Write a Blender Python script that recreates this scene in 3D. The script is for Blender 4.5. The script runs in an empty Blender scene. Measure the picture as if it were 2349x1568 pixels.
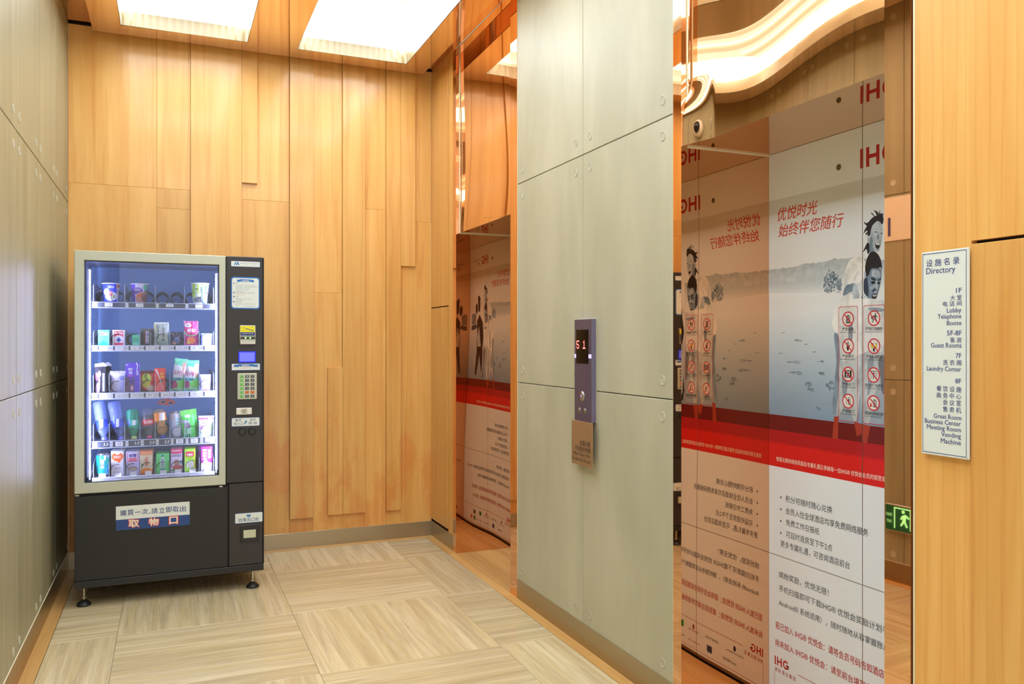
import bpy, bmesh, math, random
from mathutils import Vector, Matrix
random.seed(7)
SC = bpy.context.scene
COL = SC.collection

# ------------------------------------------------------------------ camera, world, exposure
cam_data = bpy.data.cameras.new('camera')
cam = bpy.data.objects.new('camera', cam_data)
COL.objects.link(cam)
cam.location = (0.0, 0.0, 1.4)
cam.rotation_euler = (math.radians(90), 0, -math.atan2(.3883, .9215))
cam_data.sensor_width = 36.0
cam_data.lens = 36.0 * 1866.0 / 2349.0
cam_data.shift_y = 3.0 / 2349.0
cam_data.clip_start = 0.02
SC.camera = cam

world = bpy.data.worlds.new('world')
SC.world = world
world.use_nodes = True
world.node_tree.nodes['Background'].inputs[0].default_value = (.97, 1.0, .96, 1)
world.node_tree.nodes['Background'].inputs[1].default_value = 1.3

SC.view_settings.view_transform = 'Standard'
SC.view_settings.look = 'None'
SC.view_settings.exposure = 0.24
SC.view_settings.gamma = 1.0
SC.view_settings.use_curve_mapping = False
SC.cycles.use_denoising = True
SC.cycles.max_bounces = 10
SC.cycles.glossy_bounces = 6
SC.cycles.diffuse_bounces = 4
SC.cycles.transmission_bounces = 4
SC.cycles.transparent_max_bounces = 10
SC.cycles.caustics_reflective = True
SC.cycles.use_adaptive_sampling = True
SC.cycles.adaptive_threshold = 0.04
SC.cycles.blur_glossy = 0.5
SC.cycles.sample_clamp_indirect = 6.0

LAMP = 8.8         # ceiling light output
LED = 25.0          # strip lights inside the vending machine

# ------------------------------------------------------------------ geometry helpers
class MB:
    """collects faces; build() links them as one mesh object"""
    def __init__(self):
        self.v = []; self.f = []; self.m = []; self.s = []; self.mi = 0; self.smooth = False
    def add(self, vs, fs):
        n = len(self.v); self.v += [tuple(p) for p in vs]
        for f in fs:
            self.f.append(tuple(n + i for i in f)); self.m.append(self.mi); self.s.append(self.smooth)
    def box(self, x0, x1, y0, y1, z0, z1):
        self.add([(x0,y0,z0),(x1,y0,z0),(x1,y1,z0),(x0,y1,z0),(x0,y0,z1),(x1,y0,z1),(x1,y1,z1),(x0,y1,z1)],
                 [(0,3,2,1),(4,5,6,7),(0,1,5,4),(1,2,6,5),(2,3,7,6),(3,0,4,7)])
        return self
    def cbox(self, x0, x1, y0, y1, z0, z1, c=.003):
        """box with chamfered edges"""
        c = min(c, (x1-x0)/2.1, (y1-y0)/2.1, (z1-z0)/2.1)
        bm = bmesh.new(); bmesh.ops.create_cube(bm, size=1)
        for w in bm.verts:
            w.co = ((x0+x1)/2 + w.co.x*(x1-x0), (y0+y1)/2 + w.co.y*(y1-y0), (z0+z1)/2 + w.co.z*(z1-z0))
        bmesh.ops.bevel(bm, geom=list(bm.edges), offset=c, segments=1, affect='EDGES', profile=.5)
        bm.verts.index_update()
        self.add([w.co[:] for w in bm.verts], [[w.index for w in f.verts] for f in bm.faces]); bm.free()
        return self
    def ring(self, c, axis, r, n, up=None):
        axis = Vector(axis).normalized()
        a = axis.orthogonal().normalized() if up is None else Vector(up)
        b = axis.cross(a)
        return [Vector(c) + r*(math.cos(2*math.pi*i/n)*a + math.sin(2*math.pi*i/n)*b) for i in range(n)]
    def cyl(self, p0, p1, r0, r1=None, n=16, caps=True):
        r1 = r0 if r1 is None else r1
        ax = Vector(p1) - Vector(p0); up = ax.normalized().orthogonal().normalized()
        A = self.ring(p0, ax, r0, n, up); B = self.ring(p1, ax, r1, n, up)
        fs = [(i, (i+1) % n, n+(i+1) % n, n+i) for i in range(n)]
        if caps: fs += [tuple(range(n-1, -1, -1)), tuple(range(n, 2*n))]
        self.add(A+B, fs); return self
    def tube(self, pts, r, n=6, closed=False):
        pts = [Vector(p) for p in pts]; N = len(pts); V = []; prev = None
        for i, p in enumerate(pts):
            t = (pts[(i+1) % N] - pts[i-1]) if closed else (pts[min(i+1, N-1)] - pts[max(i-1, 0)])
            t.normalize()
            up = t.orthogonal().normalized() if prev is None else (prev - t*prev.dot(t)).normalized()
            prev = up; V += self.ring(p, t, r, n, up)
        fs = []
        for i in range(N if closed else N-1):
            j = (i+1) % N
            for k in range(n):
                fs.append((i*n+k, i*n+(k+1) % n, j*n+(k+1) % n, j*n+k))
        if not closed: fs += [tuple(range(n-1, -1, -1)), tuple((N-1)*n+k for k in range(n))]
        self.add(V, fs); return self
    def lathe(self, prof, n=24, c=(0,0,0), mod=None):
        V = []; 
        for j, (r, z) in enumerate(prof):
            for i in range(n):
                t = 2*math.pi*i/n; q = r if mod is None else mod(r, z, t)
                V.append((c[0]+q*math.cos(t), c[1]+q*math.sin(t), c[2]+z))
        fs = []
        for j in range(len(prof)-1):
            for i in range(n):
                fs.append((j*n+i, j*n+(i+1) % n, (j+1)*n+(i+1) % n, (j+1)*n+i))
        fs += [tuple(range(n-1, -1, -1)), tuple((len(prof)-1)*n+i for i in range(n))]
        self.add(V, fs); return self
    def sheet(self, pts2, mapf, d0=0.0, d1=None):
        """flat polygon (a,b) -> mapf(a,b,depth); with d1 a thin slab"""
        n = len(pts2)
        if d1 is None:
            self.add([mapf(a, b, d0) for a, b in pts2], [tuple(range(n))]); return self
        V = [mapf(a, b, d0) for a, b in pts2] + [mapf(a, b, d1) for a, b in pts2]
        fs = [tuple(range(n)), tuple(range(2*n-1, n-1, -1))] + [((i+1) % n, i, n+i, n+(i+1) % n) for i in range(n)]
        self.add(V, fs); return self
    def loop(self, outer, inner, mapf, d=0.0):
        """flat frame between two outlines of equal length"""
        n = len(outer)
        self.add([mapf(a, b, d) for a, b in outer] + [mapf(a, b, d) for a, b in inner],
                 [(i, (i+1) % n, n+(i+1) % n, n+i) for i in range(n)]); return self
    def grid(self, nu, nv, fn):
        V = [fn(i/nu, j/nv) for j in range(nv+1) for i in range(nu+1)]
        self.add(V, [(j*(nu+1)+i, j*(nu+1)+i+1, (j+1)*(nu+1)+i+1, (j+1)*(nu+1)+i) for j in range(nv) for i in range(nu)]); return self
    def mesh(self, name, mats):
        me = bpy.data.meshes.new(name)
        me.from_pydata(self.v, [], self.f)
        for m in (mats if isinstance(mats, (list, tuple)) else [mats]): me.materials.append(m)
        me.polygons.foreach_set('material_index', self.m)
        me.polygons.foreach_set('use_smooth', self.s)
        me.update(); return me
    def build(self, name, mats, parent=None, recalc=True):
        me = self.mesh(name, mats)
        if recalc:
            bm = bmesh.new(); bm.from_mesh(me); bmesh.ops.recalc_face_normals(bm, faces=bm.faces); bm.to_mesh(me); bm.free()
        return link(name, me, parent)

WM = {}
def wm(o): return WM.get(o.name, Matrix.Identity(4))
def link(name, data, parent=None, mat=None):
    """mat = world matrix of the object; parent keeps its own world matrix"""
    o = bpy.data.objects.new(name, data); COL.objects.link(o)
    mat = Matrix.Identity(4) if mat is None else mat
    o.matrix_basis = mat; WM[o.name] = mat
    if parent is not None:
        o.parent = parent; o.matrix_parent_inverse = wm(parent).inverted()
    return o
def tag(o, label=None, cat=None, group=None, kind=None):
    if label: o['label'] = label
    if cat: o['category'] = cat
    if group: o['group'] = group
    if kind: o['kind'] = kind
    return o
def thing(name, loc, label=None, cat=None, group=None, kind=None):
    return tag(link(name, None, None, Matrix.Translation(loc)), label, cat, group, kind)
def rrect(a0, a1, b0, b1, r, n=5):
    P = []
    for cx, cy, t0 in ((a1-r, b1-r, 0), (a0+r, b1-r, 90), (a0+r, b0+r, 180), (a1-r, b0+r, 270)):
        for k in range(n+1):
            t = math.radians(t0 + 90*k/n); P.append((cx + r*math.cos(t), cy + r*math.sin(t)))
    return P
def ellipse(cx, cy, rx, ry, n=20):
    return [(cx + rx*math.cos(2*math.pi*i/n), cy + ry*math.sin(2*math.pi*i/n)) for i in range(n)]
def smooth_poly(P, n=2):
    for _ in range(n):
        Q = []
        for i in range(len(P)):
            p, q = P[i], P[(i+1) % len(P)]
            Q += [(p[0]*.78+q[0]*.22, p[1]*.78+q[1]*.22), (p[0]*.22+q[0]*.78, p[1]*.22+q[1]*.78)]
        P = Q
    return P
def rect(a0, a1, b0, b1): return [(a0,b0),(a1,b0),(a1,b1),(a0,b1)]

# ------------------------------------------------------------------ lettering
_glyphs = {}
def glyphs(body):
    key = body
    if key not in _glyphs:
        cu = bpy.data.curves.new('lettering', 'FONT'); cu.body = body; cu.size = 1; cu.resolution_u = 2
        o = bpy.data.objects.new('lettering', cu)
        me = bpy.data.meshes.new_from_object(o)
        V = [(p.co.x, p.co.y) for p in me.vertices]; F = [tuple(q.vertices) for q in me.polygons]
        bpy.data.objects.remove(o); bpy.data.curves.remove(cu); bpy.data.meshes.remove(me)
        _glyphs[key] = (V, F)
    return _glyphs[key]
def ext(V):
    xs = [p[0] for p in V]; ys = [p[1] for p in V]
    return min(xs), max(xs), min(ys), max(ys)
def text(mb, body, a0, a1, b0, b1, mapf, ref=None, pre=None, bold=0.0, shear=0.0, d=0.0):
    """set body so that its ink runs from a0 to a1 and the reference glyph from b0 to b1; bold thickens the strokes"""
    V, F = glyphs(body)
    if not V: return
    x0, x1, _, _ = ext(V)
    if pre: x1 = ext(glyphs(pre)[0])[1]
    _, _, y0, y1 = ext(glyphs(ref)[0]) if ref else ext(V)
    sx = (a1-a0)/(x1-x0); sy = (b1-b0)/(y1-y0)
    if bold <= 0: offs = [(0, 0)]
    elif bold <= .015: offs = [(-bold, 0), (bold, 0), (0, bold)]
    else: offs = [(bold*math.cos(q*math.pi/4), bold*math.sin(q*math.pi/4)) for q in range(8)]
    for q, (ox, oy) in enumerate(offs):
        P = []
        for x, y in V:
            b = b0 + (y+oy-y0)*sy; a = a0 + (x+ox-x0)*sx + shear*(b-b0)
            P.append(mapf(a, b, d + q*.000004))
        mb.add(P, F)

# ------------------------------------------------------------------ materials
def lin(h):
    if isinstance(h, str):
        h = h.lstrip('#'); c = [int(h[i:i+2], 16)/255 for i in (0, 2, 4)]
        return tuple((x/12.92 if x <= .04045 else ((x+.055)/1.055)**2.4) for x in c) + (1,)
    return tuple(h) + (1,)
class NT:
    def __init__(self, name):
        self.mat = bpy.data.materials.new(name); self.mat.use_nodes = True
        self.t = self.mat.node_tree; self.b = self.t.nodes['Principled BSDF']
    def n(self, typ, **kw):
        q = self.t.nodes.new(typ)
        for k, val in kw.items():
            if k in q.inputs: q.inputs[k].default_value = val
            else: setattr(q, k, val)
        return q
    def l(self, a, b): self.t.links.new(a, b)
    def set(self, **kw):
        for k, val in kw.items(): self.b.inputs[k.replace('_', ' ')].default_value = val
        return self
    def math(self, op, a, b=None):
        q = self.n('ShaderNodeMath', operation=op)
        for i, s in enumerate((a, b)):
            if s is None: continue
            if isinstance(s, (int, float)): q.inputs[i].default_value = s
            else: self.l(s, q.inputs[i])
        return q.outputs[0]
    def mix(self, fac, a, b, mode='MIX'):
        q = self.n('ShaderNodeMix', data_type='RGBA', blend_type=mode)
        for i, s in ((0, fac), (6, a), (7, b)):
            if hasattr(s, 'is_linked'): self.l(s, q.inputs[i])
            elif i == 0: q.inputs[0].default_value = s
            else: q.inputs[i].default_value = lin(s)
        return q.outputs[2]
    def ramp(self, fac, stops):
        q = self.n('ShaderNodeValToRGB'); self.l(fac, q.inputs[0]); e = q.color_ramp.elements
        while len(e) < len(stops): e.new(.5)
        for k, (p, c) in enumerate(stops): e[k].position = p; e[k].color = lin(c)
        return q.outputs[0]
    def coords(self, scale=(1,1,1), rand=0.0):
        tc = self.n('ShaderNodeTexCoord'); mp = self.n('ShaderNodeMapping'); mp.inputs['Scale'].default_value = scale
        src = tc.outputs['Object']
        if rand:
            oi = self.n('ShaderNodeObjectInfo'); mu = self.n('ShaderNodeVectorMath', operation='SCALE')
            mu.inputs[0].default_value = (3.1, 7.7, 5.3); self.l(oi.outputs['Random'], mu.inputs['Scale'])
            ad = self.n('ShaderNodeVectorMath', operation='ADD'); self.l(src, ad.inputs[0]); self.l(mu.outputs[0], ad.inputs[1]); src = ad.outputs[0]
        self.l(src, mp.inputs[0]); return mp.outputs[0]
    def noise(self, vec, scale, detail=4, rough=.55, dist=0.0):
        q = self.n('ShaderNodeTexNoise'); self.l(vec, q.inputs['Vector'])
        q.inputs['Scale'].default_value = scale; q.inputs['Detail'].default_value = detail
        q.inputs['Roughness'].default_value = rough; q.inputs['Distortion'].default_value = dist
        return q.outputs[0]
    def bump(self, h, strength=.1, dist=.002):
        q = self.n('ShaderNodeBump'); q.inputs['Strength'].default_value = strength; q.inputs['Distance'].default_value = dist
        self.l(h, q.inputs['Height']); self.l(q.outputs[0], self.b.inputs['Normal'])
    def color(self, c): self.l(c, self.b.inputs['Base Color'])

def plain(name, c, rough=.5, metal=0.0, spec=.5, emit=None, es=0.0, coat=0.0):
    k = NT(name); k.set(Base_Color=lin(c), Roughness=rough, Metallic=metal, Specular_IOR_Level=spec, Coat_Weight=coat)
    # a trace of surface variation so that the finish is not perfectly even
    nz = k.noise(k.coords(), 25, 1)
    r = k.math('MULTIPLY_ADD', nz, .08); r.node.inputs[2].default_value = max(rough-.04, 0.0); k.l(r, k.b.inputs['Roughness'])
    if emit is not None: k.set(Emission_Color=lin(emit), Emission_Strength=es)
    return k.mat
_cache = {}
def ink(c, rough=.45, spec=.4):
    key = (c, rough, spec)
    if key not in _cache: _cache[key] = plain('ink_' + c.strip('#'), c, rough, spec=spec)
    return _cache[key]

def wood(name, lo, hi, grain=(9, 9, .55), rough=.32, stain=False, coat=.25):
    k = NT(name)
    vec = k.coords(grain, 1.0)
    f1 = k.noise(vec, 1.6, 6, .6, .5)
    fine = k.noise(k.coords(tuple(g*7 for g in grain), 1.0), 2.2, 5, .65)
    base = k.ramp(f1, [(.28, lo), (.72, hi)])
    wv = k.n('ShaderNodeTexWave', wave_type='RINGS', rings_direction='SPHERICAL'); k.l(k.coords(tuple(g*.34 for g in grain), 1.0), wv.inputs['Vector'])
    wv.inputs['Scale'].default_value = 3.4; wv.inputs['Distortion'].default_value = 6.0; wv.inputs['Detail'].default_value = 3.0
    line = k.ramp(wv.outputs[1], [(0.0, '#ffffff'), (.88, '#ffffff'), (.97, '#dfb47c')])
    c = k.mix(.20, base, line, 'MULTIPLY')
    c = k.mix(k.math('MULTIPLY', fine, .16), c, lo)
    oi = k.n('ShaderNodeObjectInfo'); hs = k.n('ShaderNodeHueSaturation')
    k.l(k.math('MULTIPLY_ADD', oi.outputs['Random'], .16), hs.inputs['Value']); hs.inputs['Value'].links[0].from_node.inputs[2].default_value = .90
    k.l(c, hs.inputs['Color']); c = hs.outputs[0]
    if stain:                                   # water stains: orange tide marks low on the panelling
        tc = k.n('ShaderNodeTexCoord'); sp = k.n('ShaderNodeSeparateXYZ'); k.l(tc.outputs['Object'], sp.inputs[0])
        nz = k.noise(k.coords((3.2, 3.2, 1.5)), 1.35, 5, .6)
        up = k.n('ShaderNodeMapRange'); k.l(sp.outputs[2], up.inputs[0]); up.inputs[1].default_value = .5; up.inputs[2].default_value = 1.5; up.inputs[3].default_value = .0; up.inputs[4].default_value = .22
        m = k.ramp(k.math('SUBTRACT', nz, up.outputs[0]), [(.46, '#000000'), (.56, '#ffffff')])
        c = k.mix(k.math('MULTIPLY', m, .42), c, '#d67a35')
    k.color(c); k.set(Roughness=rough, Specular_IOR_Level=.45, Coat_Weight=coat, Coat_Roughness=.12)
    k.bump(fine, .06, .001)
    return k.mat

def stone(name, grain):
    k = NT(name)
    vec = k.coords(grain, 1.0)
    band = k.noise(vec, 1.5, 5, .6, .9)
    wisp = k.noise(k.coords(tuple(g*3.6 for g in grain), 1.0), 1.4, 6, .62, .9)
    thin = k.noise(k.coords(tuple(g*11 for g in grain), 1.0), 1.2, 4, .6, 1.2)
    c = k.ramp(band, [(.25, '#b99f76'), (.45, '#dac596'), (.62, '#e8d6ae'), (.8, '#c6ad82')])
    c = k.mix(k.ramp(wisp, [(.42, '#000000'), (.66, '#ffffff')]), c, '#c4b08a')
    c = k.mix(k.math('MULTIPLY', k.ramp(thin, [(.56, '#000000'), (.64, '#ffffff')]), .28), c, '#efe4c8')
    oi = k.n('ShaderNodeObjectInfo'); hs = k.n('ShaderNodeHueSaturation')
    v = k.math('MULTIPLY_ADD', oi.outputs['Random'], .14); v.node.inputs[2].default_value = .90
    k.l(v, hs.inputs['Value']); k.l(c, hs.inputs['Color'])
    k.color(hs.outputs[0]); k.set(Roughness=.16, Specular_IOR_Level=.5)
    return k.mat

def concrete(name, a, b, sc=(1.6, 1.6, .45), bumpy=.10):
    k = NT(name)
    streak = k.noise(k.coords(sc, 1.0), 2.2, 6, .6, .3)
    cloud = k.noise(k.coords((1, 1, 1), 1.0), 3.0, 5, .6)
    grit = k.noise(k.coords((1, 1, 1)), 160, 2, .5)
    c = k.ramp(streak, [(.3, a), (.7, b)])
    c = k.mix(k.math('MULTIPLY', cloud, .35), c, a)
    c = k.mix(k.math('MULTIPLY', grit, .14), c, '#8d8a76')
    k.color(c); k.set(Roughness=.42, Specular_IOR_Level=.35)
    k.bump(grit, bumpy, .001)
    return k.mat

def mirror(name, c, rough=.03):
    k = NT(name); k.set(Base_Color=lin(c), Metallic=1.0, Roughness=rough)
    sm = k.noise(k.coords((3, 3, 3)), 2.0, 4, .6)
    r = k.math('MULTIPLY_ADD', sm, .03); r.node.inputs[2].default_value = max(rough-.015, 0); k.l(r, k.b.inputs['Roughness'])
    return k.mat
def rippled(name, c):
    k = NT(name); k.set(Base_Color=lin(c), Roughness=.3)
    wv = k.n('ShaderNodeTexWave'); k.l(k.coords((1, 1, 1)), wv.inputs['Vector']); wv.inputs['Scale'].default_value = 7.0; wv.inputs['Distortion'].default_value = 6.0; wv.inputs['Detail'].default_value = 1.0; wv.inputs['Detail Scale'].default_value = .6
    k.bump(wv.outputs[1], .5, .01); k.color(k.mix(k.math('MULTIPLY', wv.outputs[1], .35), c, '#7c6840')); return k.mat  # ripple tone in the colour imitates reflections in wavy metal
def textured(name, a, b, scale=30, lo=.4, hi=.62):
    k = NT(name); nz = k.noise(k.coords((1, 1, .55)), scale, 4, .65, .4); k.color(k.ramp(nz, [(lo, a), (hi, b)])); k.set(Roughness=.42, Specular_IOR_Level=.35); return k.mat
def glow(name, c, s):
    k = NT(name); k.set(Base_Color=(.9,.9,.9,1), Roughness=.5, Emission_Color=lin(c), Emission_Strength=s); return k.mat

M = {
 'wall_wood': wood('maple_wall', '#da9d4e', '#ecbc6e', stain=True),
 'side_wood': wood('maple_side', '#da9b4b', '#ecbb6c'),
 'strip_wood': wood('oak_strip', '#c79350', '#e2b672', (9, .55, 9), .38),
 'strip_wood_x': wood('oak_strip_across', '#c79350', '#e2b672', (.55, 9, 9), .38),
 'stone_x': stone('travertine_grain_across', (.22, 6, 6)),
 'stone_y': stone('travertine_grain_along', (6, .22, 6)),
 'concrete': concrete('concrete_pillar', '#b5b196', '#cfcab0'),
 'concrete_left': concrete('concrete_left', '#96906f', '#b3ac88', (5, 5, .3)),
 'plug': plain('concrete_plug', '#bdb9a2', .55),
 'joint': plain('dark_joint', '#5c5646', .8),
 'copper': mirror('copper_mirror', (.80, .46, .26), .02),
 'copper_wall': mirror('copper_lintel', (.82, .54, .34), .02),
 'copper_ceiling': mirror('copper_ceiling', (.90, .69, .52), .04),
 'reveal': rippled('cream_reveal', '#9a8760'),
 'steel': plain('brushed_steel_base', '#b0a389', .32, .9),
 'bronze_base': plain('bronze_base', '#a18a68', .25, .9),
 'bead': plain('sealant', '#e6dcbc', .5),
 'lamp': glow('lamp_diffuser', '#e0effd', LAMP),
 'lamp_board': glow('lamp_board', '#f4f4ff', 1.2),  # white board, no lamp; its glow stands in for light from the rim
 'lamp2': glow('lamp_diffuser_near', '#e0effd', LAMP*1.15), 'lamp_board2': glow('glow_board_near', '#f4f4ff', 1.2), 'batten': glow('lamp_batten', '#fbf2e2', .85),  # near board and battens also glow in place of light falling on them
 'board': plain('white_board', '#f1eadb', .5),
 'dark': plain('dark_void', '#15120f', .8),
}
DIRECTORY_LINES = [('设 施 名 录', 0.0143, 0.1073, 1.5911, 1.6081, '国'), ('Directory', 0.0143, 0.096, 1.5731, 1.5881, 'H'), ('1F', 0.098, 0.113, 1.5216, 1.5332, 'H'),
 ('大 堂', 0.0824, 0.113, 1.5042, 1.5159, '国'), ('电 话 间', 0.0616, 0.113, 1.4901, 1.5019, '国'), ('Lobby', 0.0729, 0.1122, 1.4746, 1.4859, 'H'),
 ('Telephone', 0.0472, 0.1122, 1.4602, 1.4714, 'H'), ('Boote', 0.0729, 0.1126, 1.4441, 1.4548, 'H'), ('5F-8F', 0.0733, 0.1126, 1.4192, 1.4309, 'H'),
 ('客 房', 0.082, 0.1126, 1.4016, 1.4136, '国'), ('Guest Rooms', 0.0278, 0.1126, 1.3896, 1.4009, 'H'), ('7F', 0.0972, 0.1122, 1.3646, 1.3762, 'H'),
 ('洗 衣 阁', 0.062, 0.1122, 1.3466, 1.3592, '国'), ('Laundry Corner', 0.016, 0.1114, 1.332, 1.3433, 'H'), ('8F', 0.096, 0.1118, 1.3036, 1.3148, 'H'),
 ('餐 饮 设 施', 0.0442, 0.1122, 1.2819, 1.2949, '国'), ('商 务 中 心', 0.0438, 0.1118, 1.2652, 1.2782, '国'), ('会 议 室', 0.062, 0.1114, 1.249, 1.2619, '国'),
 ('售 卖 机', 0.062, 0.1114, 1.232, 1.2453, '国'), ('Great Room', 0.036, 0.1122, 1.2151, 1.2262, 'H'), ('Business Center', 0.0103, 0.111, 1.2008, 1.2121, 'H'),
 ('Meeting Room', 0.016, 0.111, 1.1863, 1.1976, 'H'), ('Vending', 0.0569, 0.111, 1.1714, 1.1825, 'H'), ('Machine', 0.0561, 0.111, 1.155, 1.1668, 'H')]
POSTER_HEAD = [('优悦时光', 0.045, 0.2543, 1.8705, 1.9187, '国', None), ('始终伴您随行', 0.0535, 0.3774, 1.8081, 1.8548, '国', None)]
POSTER_BAND = [('惊喜无限的缤纷奖励及专属礼遇正恭候每一位IHG® 优悦会会员的探赏体验，令您旅途无忧。', 0.0431, 0.5656, 0.944, 0.9609, '国', '惊喜无限的缤纷奖励及专属礼遇正恭候每一位IHG® 优悦会会员的探赏体')]
POSTER_BODY = [('积分可随时随心兑换', 0.0945, 0.3313, 0.795, 0.8191, '国', None), ('会员入住全球酒店均享免费网络服务', 0.0953, 0.4928, 0.7487, 0.7729, '国', None),
 ('免费工作日报纸', 0.0971, 0.2689, 0.7057, 0.7286, '国', None), ('可延时退房至下午2点', 0.0971, 0.3313, 0.6599, 0.684, '国', None),
 ('更多专属礼遇，可咨询酒店前台', 0.0666, 0.4121, 0.6179, 0.6422, '国', None), ('缤纷奖励，优悦无限！', 0.0578, 0.3148, 0.497, 0.5214, '国', None),
 ('手机扫描即可下载IHG® 优悦会奖励计划手机应用程序（iPhone® /', 0.0578, 0.5488, 0.444, 0.4683, '国', '手机扫描即可下载IHG® 优悦会奖励计划'),
 ('Android® 系统适用），随时随地从容掌握账户信息。', 0.0578, 0.554, 0.3891, 0.4123, '国', 'Android® 系统适用），随时随地从容掌握账'), ('·', 0.0648, 0.0719, 0.8037, 0.811, '·', None),
 ('·', 0.0648, 0.0719, 0.7581, 0.7654, '·', None), ('·', 0.0648, 0.0719, 0.7124, 0.7197, '·', None), ('·', 0.0648, 0.0719, 0.6668, 0.6741, '·', None)]
POSTER_RED = [('若已加入 IHG® 优悦会：请将会员号码告知酒店前台，尽享礼遇。', 0.0383, 0.5591, 0.295, 0.322, '国', '若已加入 IHG® 优悦会：请将会员号码告知酒店'),
 ('尚未加入 IHG® 优悦会：请至前台填写申请表格，立即入会。', 0.0383, 0.4793, 0.2288, 0.2545, '国', '尚未加入 IHG® 优悦会：请至前台填写')]
POSTER_LOGOTEXT = [('IHG', 0.0338, 0.1039, 0.1548, 0.188, 'H', None), ('洲 际 酒 店 集 团', 0.0338, 0.148, 0.129, 0.145, '国', None)]
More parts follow.
